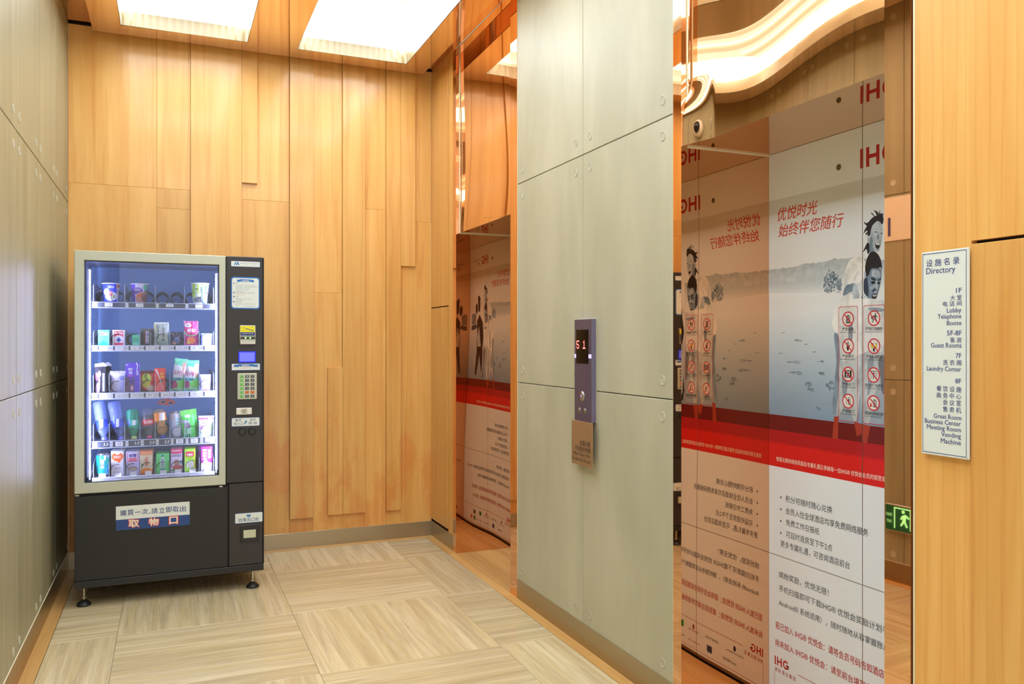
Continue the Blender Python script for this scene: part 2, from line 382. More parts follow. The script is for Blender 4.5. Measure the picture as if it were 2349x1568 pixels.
POSTER_POLYS = [('ridge',
  [(-0.0085, 1.6011), (-0.0085, 1.6868), (0.0041, 1.6884), (0.0168, 1.6878), (0.0294, 1.6891), (0.0421, 1.6894), (0.0548, 1.6871), (0.0674, 1.6871), (0.0795, 1.6902),
   (0.0916, 1.6872), (0.1037, 1.6866), (0.1158, 1.6895), (0.1279, 1.6867), (0.14, 1.6879), (0.1493, 1.6877), (0.1586, 1.6898), (0.1679, 1.6891), (0.1772, 1.6926),
   (0.1865, 1.695), (0.1958, 1.6949), (0.2048, 1.6956), (0.2138, 1.695), (0.2228, 1.6921), (0.2319, 1.6949), (0.2409, 1.6939), (0.2499, 1.6923), (0.2586, 1.6909),
   (0.2673, 1.6943), (0.276, 1.6923), (0.2847, 1.6931), (0.2934, 1.6935), (0.3021, 1.6925), (0.3091, 1.6949), (0.3162, 1.694), (0.3232, 1.6973), (0.3303, 1.6972),
   (0.3373, 1.7008), (0.3444, 1.702), (0.3513, 1.6976), (0.3581, 1.6969), (0.365, 1.6963), (0.3719, 1.6987), (0.3787, 1.6954), (0.3856, 1.6954), (0.3923, 1.694),
   (0.399, 1.6951), (0.4057, 1.6946), (0.4123, 1.6946), (0.419, 1.6958), (0.4257, 1.6959), (0.4335, 1.696), (0.4413, 1.6938), (0.4491, 1.6936), (0.4568, 1.6921),
   (0.4646, 1.6914), (0.4724, 1.6888), (0.48, 1.6848), (0.4875, 1.6862), (0.4951, 1.6849), (0.5027, 1.6829), (0.5102, 1.6797), (0.5178, 1.6786), (0.5263, 1.6761),
   (0.5349, 1.6785), (0.5434, 1.6771), (0.5519, 1.6755), (0.5605, 1.6742), (0.569, 1.6758), (0.569, 1.5677)]),
 ('hill',
  [(-0.0085, 1.5976), (-0.0085, 1.6418), (0.0, 1.6465), (0.0085, 1.6434), (0.017, 1.6473), (0.0255, 1.6452), (0.034, 1.647), (0.0425, 1.6518), (0.0548, 1.6454),
   (0.067, 1.645), (0.0793, 1.6416), (0.0916, 1.6391), (0.1038, 1.6369), (0.1161, 1.6329), (0.1263, 1.637), (0.1365, 1.6342), (0.1467, 1.6359), (0.157, 1.6358),
   (0.1672, 1.638), (0.1774, 1.6396), (0.1895, 1.6455), (0.2016, 1.6464), (0.2137, 1.6485), (0.2257, 1.6526), (0.2378, 1.6597), (0.2499, 1.6585), (0.2557, 1.6582),
   (0.2616, 1.6538), (0.2674, 1.6521), (0.2732, 1.6474), (0.2791, 1.646), (0.2849, 1.6419), (0.2906, 1.6417), (0.2963, 1.642), (0.302, 1.6394), (0.3078, 1.6362),
   (0.3135, 1.6349), (0.3192, 1.6383), (0.3296, 1.6347), (0.34, 1.632), (0.3503, 1.6344), (0.3607, 1.6313), (0.3711, 1.6307), (0.3815, 1.6283), (0.3815, 1.5754)]),
 ('rock',
  [(0.3064, 1.6275), (0.3192, 1.6519), (0.3361, 1.6679), (0.3527, 1.6618), (0.3733, 1.6663), (0.4017, 1.6608), (0.4414, 1.6513), (0.4414, 1.5812), (0.3733, 1.5853),
   (0.3631, 1.589), (0.3444, 1.587), (0.3149, 1.6046)]),
 ('rockdark', [(0.3402, 1.6471), (0.3486, 1.6622), (0.3631, 1.6547), (0.3672, 1.6294), (0.361, 1.6079), (0.3465, 1.612)]),
 ('shirt',
  [(0.4011, 1.6739), (0.4151, 1.6915), (0.4376, 1.696), (0.4682, 1.693), (0.4883, 1.6661), (0.4816, 1.6325), (0.4547, 1.6054), (0.4376, 1.6065), (0.4168, 1.6026),
   (0.394, 1.6027), (0.3798, 1.5751), (0.3805, 1.5628), (0.3673, 1.5676), (0.3637, 1.5842), (0.3727, 1.6164), (0.387, 1.6398)]),
 ('cloth', [(0.4307, 1.6204), (0.4513, 1.6508), (0.453, 1.648), (0.4376, 1.6199), (0.4324, 1.6096)]),
 ('ink',
  [(0.4733, 1.8139), (0.4849, 1.8044), (0.4949, 1.8083), (0.5081, 1.8196), (0.5211, 1.8247), (0.5341, 1.8249), (0.526, 1.8352), (0.513, 1.8449), (0.5308, 1.8396),
   (0.5389, 1.8255), (0.5469, 1.8329), (0.5571, 1.8139), (0.5564, 1.8012), (0.5517, 1.789), (0.5341, 1.8068), (0.5211, 1.8008), (0.5113, 1.7917), (0.5041, 1.7718),
   (0.5015, 1.7617), (0.4883, 1.7606), (0.4899, 1.7841), (0.4783, 1.7803), (0.4716, 1.7693), (0.4783, 1.7856), (0.4883, 1.7948), (0.4816, 1.8023)]),
 ('ink', [(0.5211, 1.8242), (0.5081, 1.8386), (0.5031, 1.8378), (0.5185, 1.8225)]),
 ('ink', [(0.5341, 1.8236), (0.525, 1.8392), (0.5162, 1.8462), (0.5231, 1.8364), (0.5302, 1.8224)]),
 ('ink', [(0.5389, 1.8242), (0.5373, 1.8343), (0.543, 1.8404), (0.5418, 1.8321), (0.543, 1.8223)]),
 ('ink', [(0.5501, 1.8226), (0.5517, 1.8301), (0.5571, 1.8267), (0.5545, 1.822), (0.5548, 1.8142)]),
 ('ink', [(0.4949, 1.8044), (0.4816, 1.803), (0.4722, 1.8149), (0.4803, 1.7998), (0.4932, 1.7981)]),
 ('ink', [(0.4923, 1.7864), (0.4783, 1.7816), (0.4702, 1.7686), (0.4816, 1.7786), (0.4923, 1.7811)]),
 ('ink', [(0.4909, 1.7761), (0.4799, 1.7709), (0.4849, 1.7637), (0.4866, 1.77), (0.4923, 1.772)]),
 ('ink', [(0.4883, 1.7265), (0.4783, 1.7202), (0.4669, 1.7072), (0.4799, 1.7156), (0.4893, 1.7198)]),
 ('ink', [(0.4883, 1.7396), (0.4982, 1.7411), (0.4982, 1.7019), (0.4899, 1.7001), (0.4866, 1.7214), (0.4749, 1.7108), (0.4682, 1.7089), (0.4766, 1.7199)]),
 ('skin',
  [(0.5081, 1.7922), (0.5211, 1.8021), (0.5341, 1.8073), (0.5469, 1.7973), (0.5533, 1.7862), (0.5548, 1.7706), (0.5517, 1.7453), (0.5469, 1.7252), (0.5373, 1.7018),
   (0.5211, 1.706), (0.5081, 1.7009), (0.4966, 1.702), (0.4999, 1.7462), (0.5015, 1.7669)]),
 ('shade', [(0.5031, 1.7615), (0.513, 1.7498), (0.5113, 1.724), (0.5211, 1.706), (0.5081, 1.7009), (0.4966, 1.702), (0.4999, 1.7462)]),
 ('skin', [(0.4883, 1.7554), (0.4932, 1.7627), (0.4999, 1.7566), (0.4999, 1.7409), (0.4932, 1.7364), (0.4893, 1.7448)]),
 ('ink', [(0.5172, 1.7701), (0.5227, 1.7733), (0.5324, 1.7695), (0.5315, 1.7673), (0.5227, 1.77)]),
 ('ink', [(0.543, 1.7638), (0.5485, 1.7662), (0.5539, 1.7617), (0.5526, 1.7595), (0.5482, 1.7627)]),
 ('shade', [(0.5162, 1.7794), (0.5244, 1.7822), (0.5341, 1.7784), (0.5334, 1.7764), (0.5244, 1.7796)]),
 ('shade', [(0.5308, 1.7581), (0.5357, 1.7627), (0.5405, 1.7492), (0.5341, 1.7442), (0.5292, 1.7479)]),
 ('ink', [(0.5221, 1.7332), (0.5308, 1.7353), (0.5427, 1.7288), (0.5405, 1.7169), (0.5324, 1.7113), (0.5244, 1.7187)]),
 ('shirt', [(0.5237, 1.7325), (0.5318, 1.7342), (0.5418, 1.7284), (0.5389, 1.7251), (0.5266, 1.728)]),
 ('ink',
  [(0.4803, 1.6484), (0.4799, 1.6616), (0.4866, 1.6846), (0.4982, 1.7019), (0.5113, 1.7083), (0.5244, 1.7044), (0.5373, 1.6927), (0.5469, 1.6737), (0.551, 1.6554),
   (0.5494, 1.6401), (0.5453, 1.6533), (0.5341, 1.6478), (0.5081, 1.6518), (0.5048, 1.6398), (0.4916, 1.6251), (0.4809, 1.6273)]),
 ('mid',
  [(0.5048, 1.6516), (0.5211, 1.6489), (0.5373, 1.6501), (0.5485, 1.6453), (0.5494, 1.6272), (0.5469, 1.6042), (0.5405, 1.5814), (0.5341, 1.5663), (0.5276, 1.5486),
   (0.5146, 1.5383), (0.4982, 1.5409), (0.4883, 1.5571), (0.4733, 1.5724), (0.4733, 1.6147), (0.4849, 1.627), (0.4949, 1.6262)]),
 ('skin', [(0.5097, 1.6459), (0.5341, 1.6439), (0.5443, 1.6327), (0.543, 1.62), (0.5341, 1.6155), (0.5211, 1.6216), (0.5081, 1.6252)]),
 ('skin', [(0.526, 1.6109), (0.5341, 1.6077), (0.5341, 1.5818), (0.5292, 1.5718), (0.5244, 1.5876), (0.5015, 1.5786), (0.4982, 1.5893), (0.5179, 1.5932)]),
 ('dark', [(0.4733, 1.6147), (0.4883, 1.6267), (0.4956, 1.5842), (0.4949, 1.5568), (0.4849, 1.5599), (0.4733, 1.5724)]),
 ('ink', [(0.5031, 1.6203), (0.5146, 1.62), (0.5266, 1.6108), (0.5221, 1.608), (0.5081, 1.6135)]),
 ('ink', [(0.5341, 1.6098), (0.5475, 1.6176), (0.5475, 1.6119), (0.5357, 1.6058)]),
 ('ink', [(0.5031, 1.6047), (0.513, 1.6092), (0.525, 1.6032), (0.5211, 1.5982), (0.5081, 1.5986)]),
 ('ink', [(0.5308, 1.6015), (0.5373, 1.6054), (0.5453, 1.6005), (0.5405, 1.5956), (0.5324, 1.5967)]),
 ('dark', [(0.5211, 1.5826), (0.5315, 1.5755), (0.5302, 1.5678), (0.5179, 1.5698), (0.5081, 1.5756)]),
 ('ink', [(0.5074, 1.5658), (0.5211, 1.5619), (0.5334, 1.5669), (0.5283, 1.5532), (0.5179, 1.5459), (0.5091, 1.5516)]),
 ('shirt', [(0.5104, 1.5625), (0.5211, 1.5593), (0.5308, 1.5639), (0.525, 1.5559), (0.513, 1.5566)]),
 ('skin', [(0.4743, 1.6383), (0.4783, 1.6459), (0.4833, 1.6402), (0.4833, 1.6218), (0.4783, 1.6169), (0.4749, 1.6277)]),
 ('cloth',
  [(0.3798, 1.5615), (0.4203, 1.5755), (0.4564, 1.5628), (0.4682, 1.5621), (0.4733, 1.5698), (0.4916, 1.5399), (0.5031, 1.5315), (0.5276, 1.5408), (0.5533, 1.5421),
   (0.5675, 1.5389), (0.5675, 1.4941), (0.3383, 1.5016), (0.3474, 1.5274)]),
 ('shirt', [(0.3816, 1.56), (0.4203, 1.5728), (0.4547, 1.5602), (0.4716, 1.5646), (0.4883, 1.5361), (0.4816, 1.4969), (0.3419, 1.5015), (0.351, 1.5273)]),
 ('shade', [(0.394, 1.6027), (0.4203, 1.605), (0.4342, 1.6081), (0.441, 1.5956), (0.4359, 1.5799), (0.4203, 1.5782), (0.3905, 1.5663), (0.378, 1.567)]),
 ('skin', [(0.5162, 1.5699), (0.5211, 1.5769), (0.5302, 1.5748), (0.5315, 1.5685), (0.5244, 1.5669)]),
 ('shade', [(0.4949, 1.5738), (0.5031, 1.5707), (0.5081, 1.5469), (0.4982, 1.5435), (0.4932, 1.5582)]),
 ('mid', [(0.3852, 1.5259), (0.4203, 1.5459), (0.4238, 1.5431), (0.3923, 1.5202)]),
 ('shade', [(0.4615, 1.5598), (0.4699, 1.5607), (0.4783, 1.5431), (0.4883, 1.5243), (0.4849, 1.5218), (0.4682, 1.541)]),
 ('skin',
  [(0.4342, 1.6068), (0.4427, 1.6008), (0.4496, 1.5818), (0.4564, 1.5654), (0.453, 1.5337), (0.4479, 1.5127), (0.4359, 1.5144), (0.429, 1.5348), (0.4255, 1.5644),
   (0.4238, 1.5833)]),
 ('dark', [(0.4359, 1.5505), (0.4376, 1.5504), (0.4383, 1.5157), (0.4366, 1.5157)]), ('dark', [(0.4431, 1.5502), (0.4448, 1.5501), (0.4438, 1.5141), (0.4421, 1.5142)]),
 ('shirt',
  [(0.3693, 1.5516), (0.3455, 1.5279), (0.3305, 1.4831), (0.3305, 1.4672), (0.3395, 1.4411), (0.3646, 1.4318), (0.3693, 1.3429), (0.4043, 1.3258), (0.461, 1.362),
   (0.5155, 1.3841), (0.5604, 1.3633), (0.564, 1.5442), (0.461, 1.5537)]),
 ('shade', [(0.4158, 1.5118), (0.4272, 1.4585), (0.4216, 1.3615), (0.4072, 1.3525), (0.4043, 1.4234)]),
 ('shade', [(0.4885, 1.522), (0.563, 1.5148), (0.563, 1.5043), (0.5048, 1.5042)]),
 ('shade',
  [(0.3365, 1.4412), (0.3634, 1.4318), (0.3693, 1.3429), (0.3587, 1.2887), (0.3693, 1.2801), (0.3455, 1.1435), (0.3274, 1.1534), (0.3485, 1.3064), (0.3527, 1.3426)]),
 ('cloth',
  [(0.3646, 1.3249), (0.4043, 1.3436), (0.461, 1.362), (0.5155, 1.3841), (0.5604, 1.3633), (0.5604, 1.3128), (0.5315, 1.2523), (0.5182, 1.2175), (0.4994, 1.1239),
   (0.4637, 1.1336), (0.461, 1.2575), (0.447, 1.1343), (0.4272, 1.1326), (0.3986, 1.2101), (0.3693, 1.1455), (0.3467, 1.1436), (0.3664, 1.2351)]),
 ('shade', [(0.4885, 1.3451), (0.5182, 1.3628), (0.5155, 1.3114), (0.5048, 1.2424), (0.4885, 1.2157), (0.494, 1.2849)]),
 ('shade', [(0.3752, 1.3072), (0.3986, 1.3079), (0.4043, 1.2371), (0.3811, 1.1911)]),
 ('dark', [(0.5315, 1.3459), (0.564, 1.3717), (0.564, 1.233), (0.55, 1.2321), (0.5447, 1.2869)]),
 ('redleg', [(0.3407, 1.1408), (0.3616, 1.1426), (0.3587, 1.0626), (0.3323, 1.0625)]),
 ('redleg', [(0.4318, 1.1295), (0.5021, 1.1229), (0.4885, 1.0638), (0.4709, 1.0618), (0.4637, 1.0923), (0.4442, 1.0815)]),
 ('ink', [(0.7248, 1.7598), (0.6939, 1.7644), (0.6583, 1.743), (0.6633, 1.6454), (0.6837, 1.6283), (0.7145, 1.6562)]),
 ('skin', [(0.7351, 1.7109), (0.7196, 1.7102), (0.7093, 1.6561), (0.73, 1.6389)]),
 ('ink', [(0.7848, 1.6861), (0.7664, 1.7079), (0.7351, 1.693), (0.73, 1.6389), (0.7612, 1.6174), (0.7821, 1.6407)]),
 ('shirt', [(0.7351, 1.6211), (0.6633, 1.6365), (0.638, 1.6135), (0.5633, 1.5454), (0.5881, 1.5196), (0.6507, 1.5429), (0.7351, 1.5672)]),
 ('ink', [(0.7455, 1.5674), (0.676, 1.6192), (0.593, 1.5549), (0.5732, 1.4491), (0.593, 1.3701), (0.7351, 1.3605), (0.7248, 1.4503)]),
 ('cloth', [(0.7248, 1.4592), (0.6888, 1.5303), (0.6633, 1.4587), (0.638, 1.3743), (0.7145, 1.3651)]),
 ('ink', [(0.7351, 1.3695), (0.6005, 1.3718), (0.5683, 1.1862), (0.5831, 1.1374), (0.608, 1.1408), (0.671, 1.3075), (0.7351, 1.1493), (0.7716, 1.157)]),
 ('skin', [(0.7455, 1.5674), (0.7248, 1.4503), (0.7664, 1.3242), (0.7769, 1.2291), (0.7979, 1.2241), (0.7848, 1.333), (0.7559, 1.4595)]),
 ('skin', [(0.593, 1.3965), (0.5732, 1.3877), (0.5831, 1.1769), (0.603, 1.141), (0.613, 1.1582), (0.593, 1.2645)]),
 ('rock', [(0.8835, 1.6259), (0.8191, 1.6329), (0.7716, 1.6178), (0.7769, 1.5456), (0.8835, 1.5433)]),
 ('rockdark', [(0.8835, 1.5341), (0.7664, 1.5454), (0.7351, 1.5222), (0.7926, 1.5051), (0.8835, 1.4974)])]
POSTER_FOOTPRINTS = [(0.0858, 1.4406, 0.0126, 0.0018), (0.1547, 1.4109, 0.0252, 0.0036), (0.2402, 1.3686, 0.0095, 0.0027), (0.2013, 1.3966, 0.0101, 0.0027), (0.0682, 1.362, 0.0126, 0.0027),
 (0.1378, 1.329, 0.0347, 0.0045), (0.275, 1.3333, 0.0189, 0.0045), (0.148, 1.2869, 0.0315, 0.0064), (0.2782, 1.2927, 0.0189, 0.0073), (0.2176, 1.2413, 0.0284, 0.0182),
 (0.3214, 1.2463, 0.0208, 0.0182), (0.2593, 1.1643, 0.0189, 0.0082)]
PRODUCT_BOX = {'A1': (-0.2957, 0.0946, 1.6273, 0.1125),
 'A2': (-0.1521, 0.097, 1.6277, 0.1139),
 'A4': (0.1637, 0.1046, 1.6289, 0.1269),
 'B1': (-0.3291, 0.0577, 1.3833, 0.0883),
 'B2': (-0.2559, 0.0628, 1.3832, 0.0888),
 'B3': (-0.171, 0.0373, 1.3831, 0.0629),
 'B4': (-0.1135, 0.0688, 1.383, 0.0972),
 'B5': (-0.0398, 0.0786, 1.3829, 0.1321),
 'B6': (0.0382, 0.0637, 1.3828, 0.0788),
 'B7': (0.115, 0.0761, 1.3827, 0.1413),
 'B8': (0.1985, 0.0631, 1.385, 0.0724),
 'C1': (-0.3419, 0.0661, 1.1235, 0.1692),
 'C2': (-0.2624, 0.0757, 1.1216, 0.12),
 'C3': (-0.1862, 0.0723, 1.1246, 0.1667),
 'C4': (-0.1124, 0.071, 1.1229, 0.1191),
 'C5': (-0.0477, 0.0628, 1.1287, 0.1344),
 'C6': (0.0405, 0.0729, 1.1168, 0.1921),
 'C7': (0.115, 0.0807, 1.115, 0.1809),
 'C8': (0.1915, 0.0584, 1.1206, 0.0948),
 'D1': (-0.345, 0.081, 0.8615, 0.2192),
 'D2': (-0.271, 0.0928, 0.8604, 0.2182),
 'D3': (-0.1895, 0.0701, 0.8615, 0.1739),
 'D4': (-0.1135, 0.0732, 0.8579, 0.1702),
 'D5': (-0.0443, 0.0831, 0.8621, 0.1614),
 'D6': (0.0405, 0.0683, 0.868, 0.1478),
 'D7': (0.107, 0.0875, 0.8675, 0.1635),
 'D8': (0.1951, 0.0841, 0.8586, 0.1198),
 'E1': (-0.3365, 0.0683, 0.6799, 0.124),
 'E2': (-0.2624, 0.0627, 0.6801, 0.1392),
 'E3': (-0.1862, 0.0679, 0.6801, 0.1329),
 'E4': (-0.1179, 0.0643, 0.6808, 0.1336),
 'E5': (-0.0342, 0.0675, 0.6805, 0.1126),
 'E6': (0.0382, 0.0592, 0.6834, 0.1354),
 'E7': (0.108, 0.0576, 0.6842, 0.1313),
 'E8': (0.1974, 0.0608, 0.6813, 0.1397)}
# ================================================================== THE SETTING
XL, XR, YB, YF, ZC = -.577, 1.765, 5.70, -1.6, 3.39
# ---- floor: stone slabs, alternating grain, wood border strips
floor = thing('floor', (.6, 2, 0), kind='structure')
MB().box(XL-.05, 2.25, YF, YB+.05, -.06, -.012).build('subfloor', M['joint'], floor)
xs = [-.515, -.23, .59, 1.415, 1.707]; ys = [5.640, 5.155, 4.325, 3.495, 2.665, 1.835, 1.005, .175, -.655, YF]
for j in range(len(ys)-1):
    for i in range(len(xs)-1):
        g = .0006
        w = xs[i+1]-xs[i]; d = ys[j]-ys[j+1]
        b = MB().cbox(-w/2+g, w/2-g, -d/2+g, d/2-g, -.012, 0, .0008)
        me = b.mesh('stone_tile', M['stone_x'] if (i+j) % 2 else M['stone_y'])
        link('stone_tile', me, floor, Matrix.Translation(((xs[i]+xs[i+1])/2, (ys[j]+ys[j+1])/2, 0)))
for x0, x1 in ((XL, -.515), (1.707, XR)):
    cuts = [YF, .4, 1.62 if x0 > 0 else 1.9, 2.55 if x0 > 0 else 3.35, 4.18 if x0 > 0 else 4.52, 5.14, YB]
    for a, c in zip(cuts, cuts[1:]):
        MB().cbox(x0+.0008, x1-.0015, a+.0008, c-.0008, -.012, .0015, .0008).build('wood_strip', M['strip_wood'], floor)
for a, c in ((-.515, .82), (.82, 1.707)):
    MB().cbox(a+.0008, c-.0008, 5.6415, YB-.0008, -.012, .0015, .0008).build('wood_strip', M['strip_wood_x'], floor)

# ---- left wall: concrete panels with cast-in plugs
def plug(mb, p, ax, r=.019):
    """shallow round plug with a raised lip, ax = outward direction"""
    p = Vector(p); ax = Vector(ax)
    mb.smooth = False
    mb.cyl(p - ax*.004, p + ax*.0006, r*.80, r*.80, 18)
    mb.smooth = True
    A = mb.ring(p, ax, r*.9, 18); mb.tube(A, r*.13, 6, True)
def concrete_wall(parent, x, sgn, ycuts, zcuts, mat, plug_rows, edge=.07, gap=.0035):
    for a, c in zip(ycuts, ycuts[1:]):
        for z0, z1 in zip(zcuts, zcuts[1:]):
            xa, xb = (x, x+.03) if sgn < 0 else (x-.03, x)
            pan = MB().cbox(xa, xb, a+gap/2, c-gap/2, z0+gap/2, z1-gap/2, .0022).build('concrete_panel', mat, parent)
            for yy in (a+edge, c-edge):
                for zz in (z0+edge, z1-edge):
                    if zz > .13:
                        m = MB(); plug(m, (x, yy, zz), (sgn, 0, 0)); m.build('plug', M['plug'], pan)
wall_left = thing('wall_left', (XL, 2, 0), kind='structure')
MB().box(XL-.08, XL-.028, YF, YB, 0, ZC).build('backing', M['joint'], wall_left)
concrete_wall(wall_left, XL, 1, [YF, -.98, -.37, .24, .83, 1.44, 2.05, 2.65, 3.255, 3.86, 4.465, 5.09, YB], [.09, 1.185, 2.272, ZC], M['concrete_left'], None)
bl = MB().cbox(XL-.001, XL+.0035, YF, YB, 0, .117, .001).build('baseboard_left', M['bronze_base']); tag(bl, kind='structure')
MB().box(XL-.001, XL+.004, YF, YB, .117, .1185).build('sealant_bead', M['bead'], bl)

# ---- back wall: maple boards, some proud of the rest
wall_back = thing('wall_back', (.6, YB, 0), kind='structure')
MB().box(XL-.03, XR+.03, YB+.012, YB+.06, 0, ZC).build('backing', M['dark'], wall_back)
def board(x0, x1, z0, z1, proud=0.0, parent=wall_back, c=.0012):
    return MB().cbox(x0+.0004, x1-.0004, YB-proud, YB+.012, z0+.0003, z1-.0003, c).build('wood_panel', M['wall_wood'], parent)
TOP = ZC-.012
for x0, x1, zs in ((-.577, -.073, (.105, 2.395, TOP)), (-.073, .128, (.105, 2.27, 2.397, TOP)), (.444, .755, (.105, 2.36, TOP)), (.913, 1.114, (.105, 1.75, TOP)),
                   (1.114, 1.271, (.105, TOP)), (1.271, 1.424, (.105, 2.35, TOP)), (1.424, 1.53, (.105, TOP)), (1.53, 1.765, (.105, 2.28, TOP)), (.755, .913, (.105, TOP))):
    for a, c in zip(zs, zs[1:]): board(x0, x1, a, c)
board(.128, .444, .105, TOP, .022); board(.444, .545, 2.468, TOP, .022)
board(.755, .913, .205, TOP, .026)
board(1.114, 1.271, .211, TOP, .024); board(1.011, 1.114, .211, 1.233, .024)
board(1.424, 1.53, .207, TOP, .023); board(1.53, 1.637, 1.953, TOP, .023)
bb = MB().cbox(XL, XR, YB-.004, YB+.01, 0, .107, .001).build('baseboard_back', M['steel']); tag(bb, kind='structure')

# ---- right wall: maple by the corner, lift portal, concrete pier, lift portal, maple
wall_right = thing('wall_right', (XR, 2, 0), kind='structure')
def side(y0, y1, z0, z1, proud=0.0, t=.02):
    return MB().cbox(XR-proud, XR+t, y0+.0006, y1-.0006, z0+.0006, z1-.0006, .0012).build('wood_panel', M['side_wood'], wall_right)
OP = [(4.204, 5.143), (1.6156, 2.552)]           # clear openings of the two lifts (far, near)
MB().box(XR+.02, XR+.06, 5.21, YB, 0, ZC).build('backing', M['dark'], wall_right)
MB().box(XR+.03, XR+.08, 2.612, 4.108, 0, ZC).build('backing', M['joint'], wall_right)
MB().box(XR+.02, XR+.06, YF, 1.52, 0, ZC).build('backing', M['dark'], wall_right)
side(5.2066, 5.312, .105, ZC); side(5.322, YB, 1.66, ZC); acc = side(5.322, YB-.001, .125, 1.653, .004)
MB().cyl((XR-.007, 5.46, .165), (XR-.003, 5.46, .165), .007, .007, 14).build('screw', plain('screw_steel', '#b8ae98', .3, 1.0), acc)
MB().sheet([(1.5229, .106), (1.5229, ZC), (YF, ZC), (YF, 1.6445), (1.364, 1.6445), (1.364, .106)], lambda a, b, d=0.0: (XR+d, a, b), 0, .02).build('wood_panel', M['side_wood'], wall_right)
side(YF, 1.3635, .105, 1.6365, .004)
concrete_wall(wall_right, XR, -1, [2.612, 3.344, 4.110], [.09, 1.185, 2.272, ZC], M['concrete'], None)
br = thing('baseboard_right', (XR, 3, 0), kind='structure')
for y0, y1, mt in ((5.2066, YB-.004, 'steel'), (2.610, 4.111, 'steel'), (YF, 1.5235, 'steel')):
    MB().cbox(XR-.004, XR+.02, y0, y1, 0, .107, .001).build('steel_strip', M[mt], br)
for y in (4.1115, 2.6105, 1.5265):
    MB().cbox(XR-.001, XR+.01, y-.0028, y+.0028, .0, ZC, .001).build('sealant_bead', M['bead'], wall_right)

# lobby end left open behind the camera; uniform world light added there as fill
# ---- ceiling: upper soffit, dropped polished copper tray with four light wells
ceiling = thing('ceiling', (.6, 2, ZC), kind='structure')
for a, b, c, d in ((XL-.05, -.433, YF, YB+.06), (1.672, XR+.02, YF, YB+.06), (-.433, 1.672, 5.60, YB+.06), (-.433, 1.672, YF, -1.2)):
    MB().box(a, b, c, d, ZC, ZC+.05).build('soffit', M['copper_wall'], ceiling)
cx = [-.433, -.272, .462, .768, 1.506, 1.672]; cy = [-1.2, -.35, 2.35, 2.9, 5.44, 5.60]; zt = 3.32
def tray(x0, x1, y0, y1):
    m = MB(); m.smooth = True
    nx = max(2, int((x1-x0)/.06)); ny = max(2, int((y1-y0)/.06))
    wob = lambda x, y: .0009*math.sin(7.1*x+1.3*y)+.0007*math.sin(3.3*y+.5+5.0*x)
    m.grid(nx, ny, lambda u, v: (x0+(x1-x0)*u, y0+(y1-y0)*v, zt+wob(x0+(x1-x0)*u, y0+(y1-y0)*v)))
    m.smooth = False
    m.box(x0, x1, y0, y1, zt+.003, ZC)
    return m.build('copper_panel', M['copper_ceiling'], ceiling, recalc=False)
tray(cx[0], cx[5], cy[4], cy[5]); tray(cx[0], cx[5], cy[2], cy[3]); tray(cx[0], cx[5], cy[0], cy[1])
for y0, y1 in ((cy[1], cy[2]), (cy[3], cy[4])):
    for x0, x1 in ((cx[0], cx[1]), (cx[2], cx[3]), (cx[4], cx[5])): tray(x0, x1, y0, y1)
def ceiling_light(x0, x1, y0, y1, label, sx=''):
    """a polished reveal under a wider white light box; the lamps sit round the edge of its top"""
    t = thing('ceiling_light', ((x0+x1)/2, (y0+y1)/2, 3.40), label, 'light', 'recessed ceiling lights')
    e = .001; zl = 3.405; zu = 3.460; o = .10
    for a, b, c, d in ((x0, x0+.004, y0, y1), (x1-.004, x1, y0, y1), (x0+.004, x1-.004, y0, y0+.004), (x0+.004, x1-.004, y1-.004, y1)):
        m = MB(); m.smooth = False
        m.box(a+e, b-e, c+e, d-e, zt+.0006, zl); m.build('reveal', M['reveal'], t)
    for a, b, c, d in ((x0-o, x0-o+.006, y0-o, y1+o), (x1+o-.006, x1+o, y0-o, y1+o), (x0-o+.006, x1+o-.006, y0-o, y0-o+.006), (x0-o+.006, x1+o-.006, y1+o-.006, y1+o)):
        MB().box(a, b, c, d, zl+.001, zu+.02).build('box_side', M['board'], t)
    MB().box(x0-o, x1+o, y0-o, y1+o, zu+.02, zu+.026).build('top_board', M['board'], t)
    r = .10; re = .45
    for a, b, c, d in ((x0-o+.008, x0+r, y0-o+.008, y1+o-.008), (x1-r, x1+o-.008, y0-o+.008, y1+o-.008), (x0+r, x1-r, y0+.15, y0+re+.15), (x0+r, x1-r, y1-re-.15, y1-.15)):
        MB().box(a+.0005, b-.0005, c+.0005, d-.0005, zu, zu+.01).build('diffuser', M['lamp'+sx], t)
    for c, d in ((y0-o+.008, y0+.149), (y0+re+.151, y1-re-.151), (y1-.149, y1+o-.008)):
        MB().box(x0+r+.001, x1-r-.001, c, d, zu, zu+.01).build('centre_board', M['lamp_board'+sx], t)  # unpowered board, brightness put in as emission
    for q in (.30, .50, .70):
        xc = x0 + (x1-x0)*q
        MB().cbox(xc-.030, xc+.030, y0+re+.21, y1-re-.21, zu-.022, zu-.001, .006).build('batten', M['batten'], t)  # unpowered ribs, given a weaker emission to look lit
    return t
ceiling_light(cx[1], cx[2], cy[3], cy[4], 'bright recessed ceiling light above the vending machine')
ceiling_light(cx[3], cx[4], cy[3], cy[4], 'bright recessed ceiling light beside the far lift portal')
ceiling_light(cx[1], cx[2], cy[1], cy[2], 'recessed ceiling light by the left concrete wall, reflected in the near lintel', '2')
ceiling_light(cx[3], cx[4], cy[1], cy[2], 'recessed ceiling light in front of the near lift portal, seen in its lintel', '2')

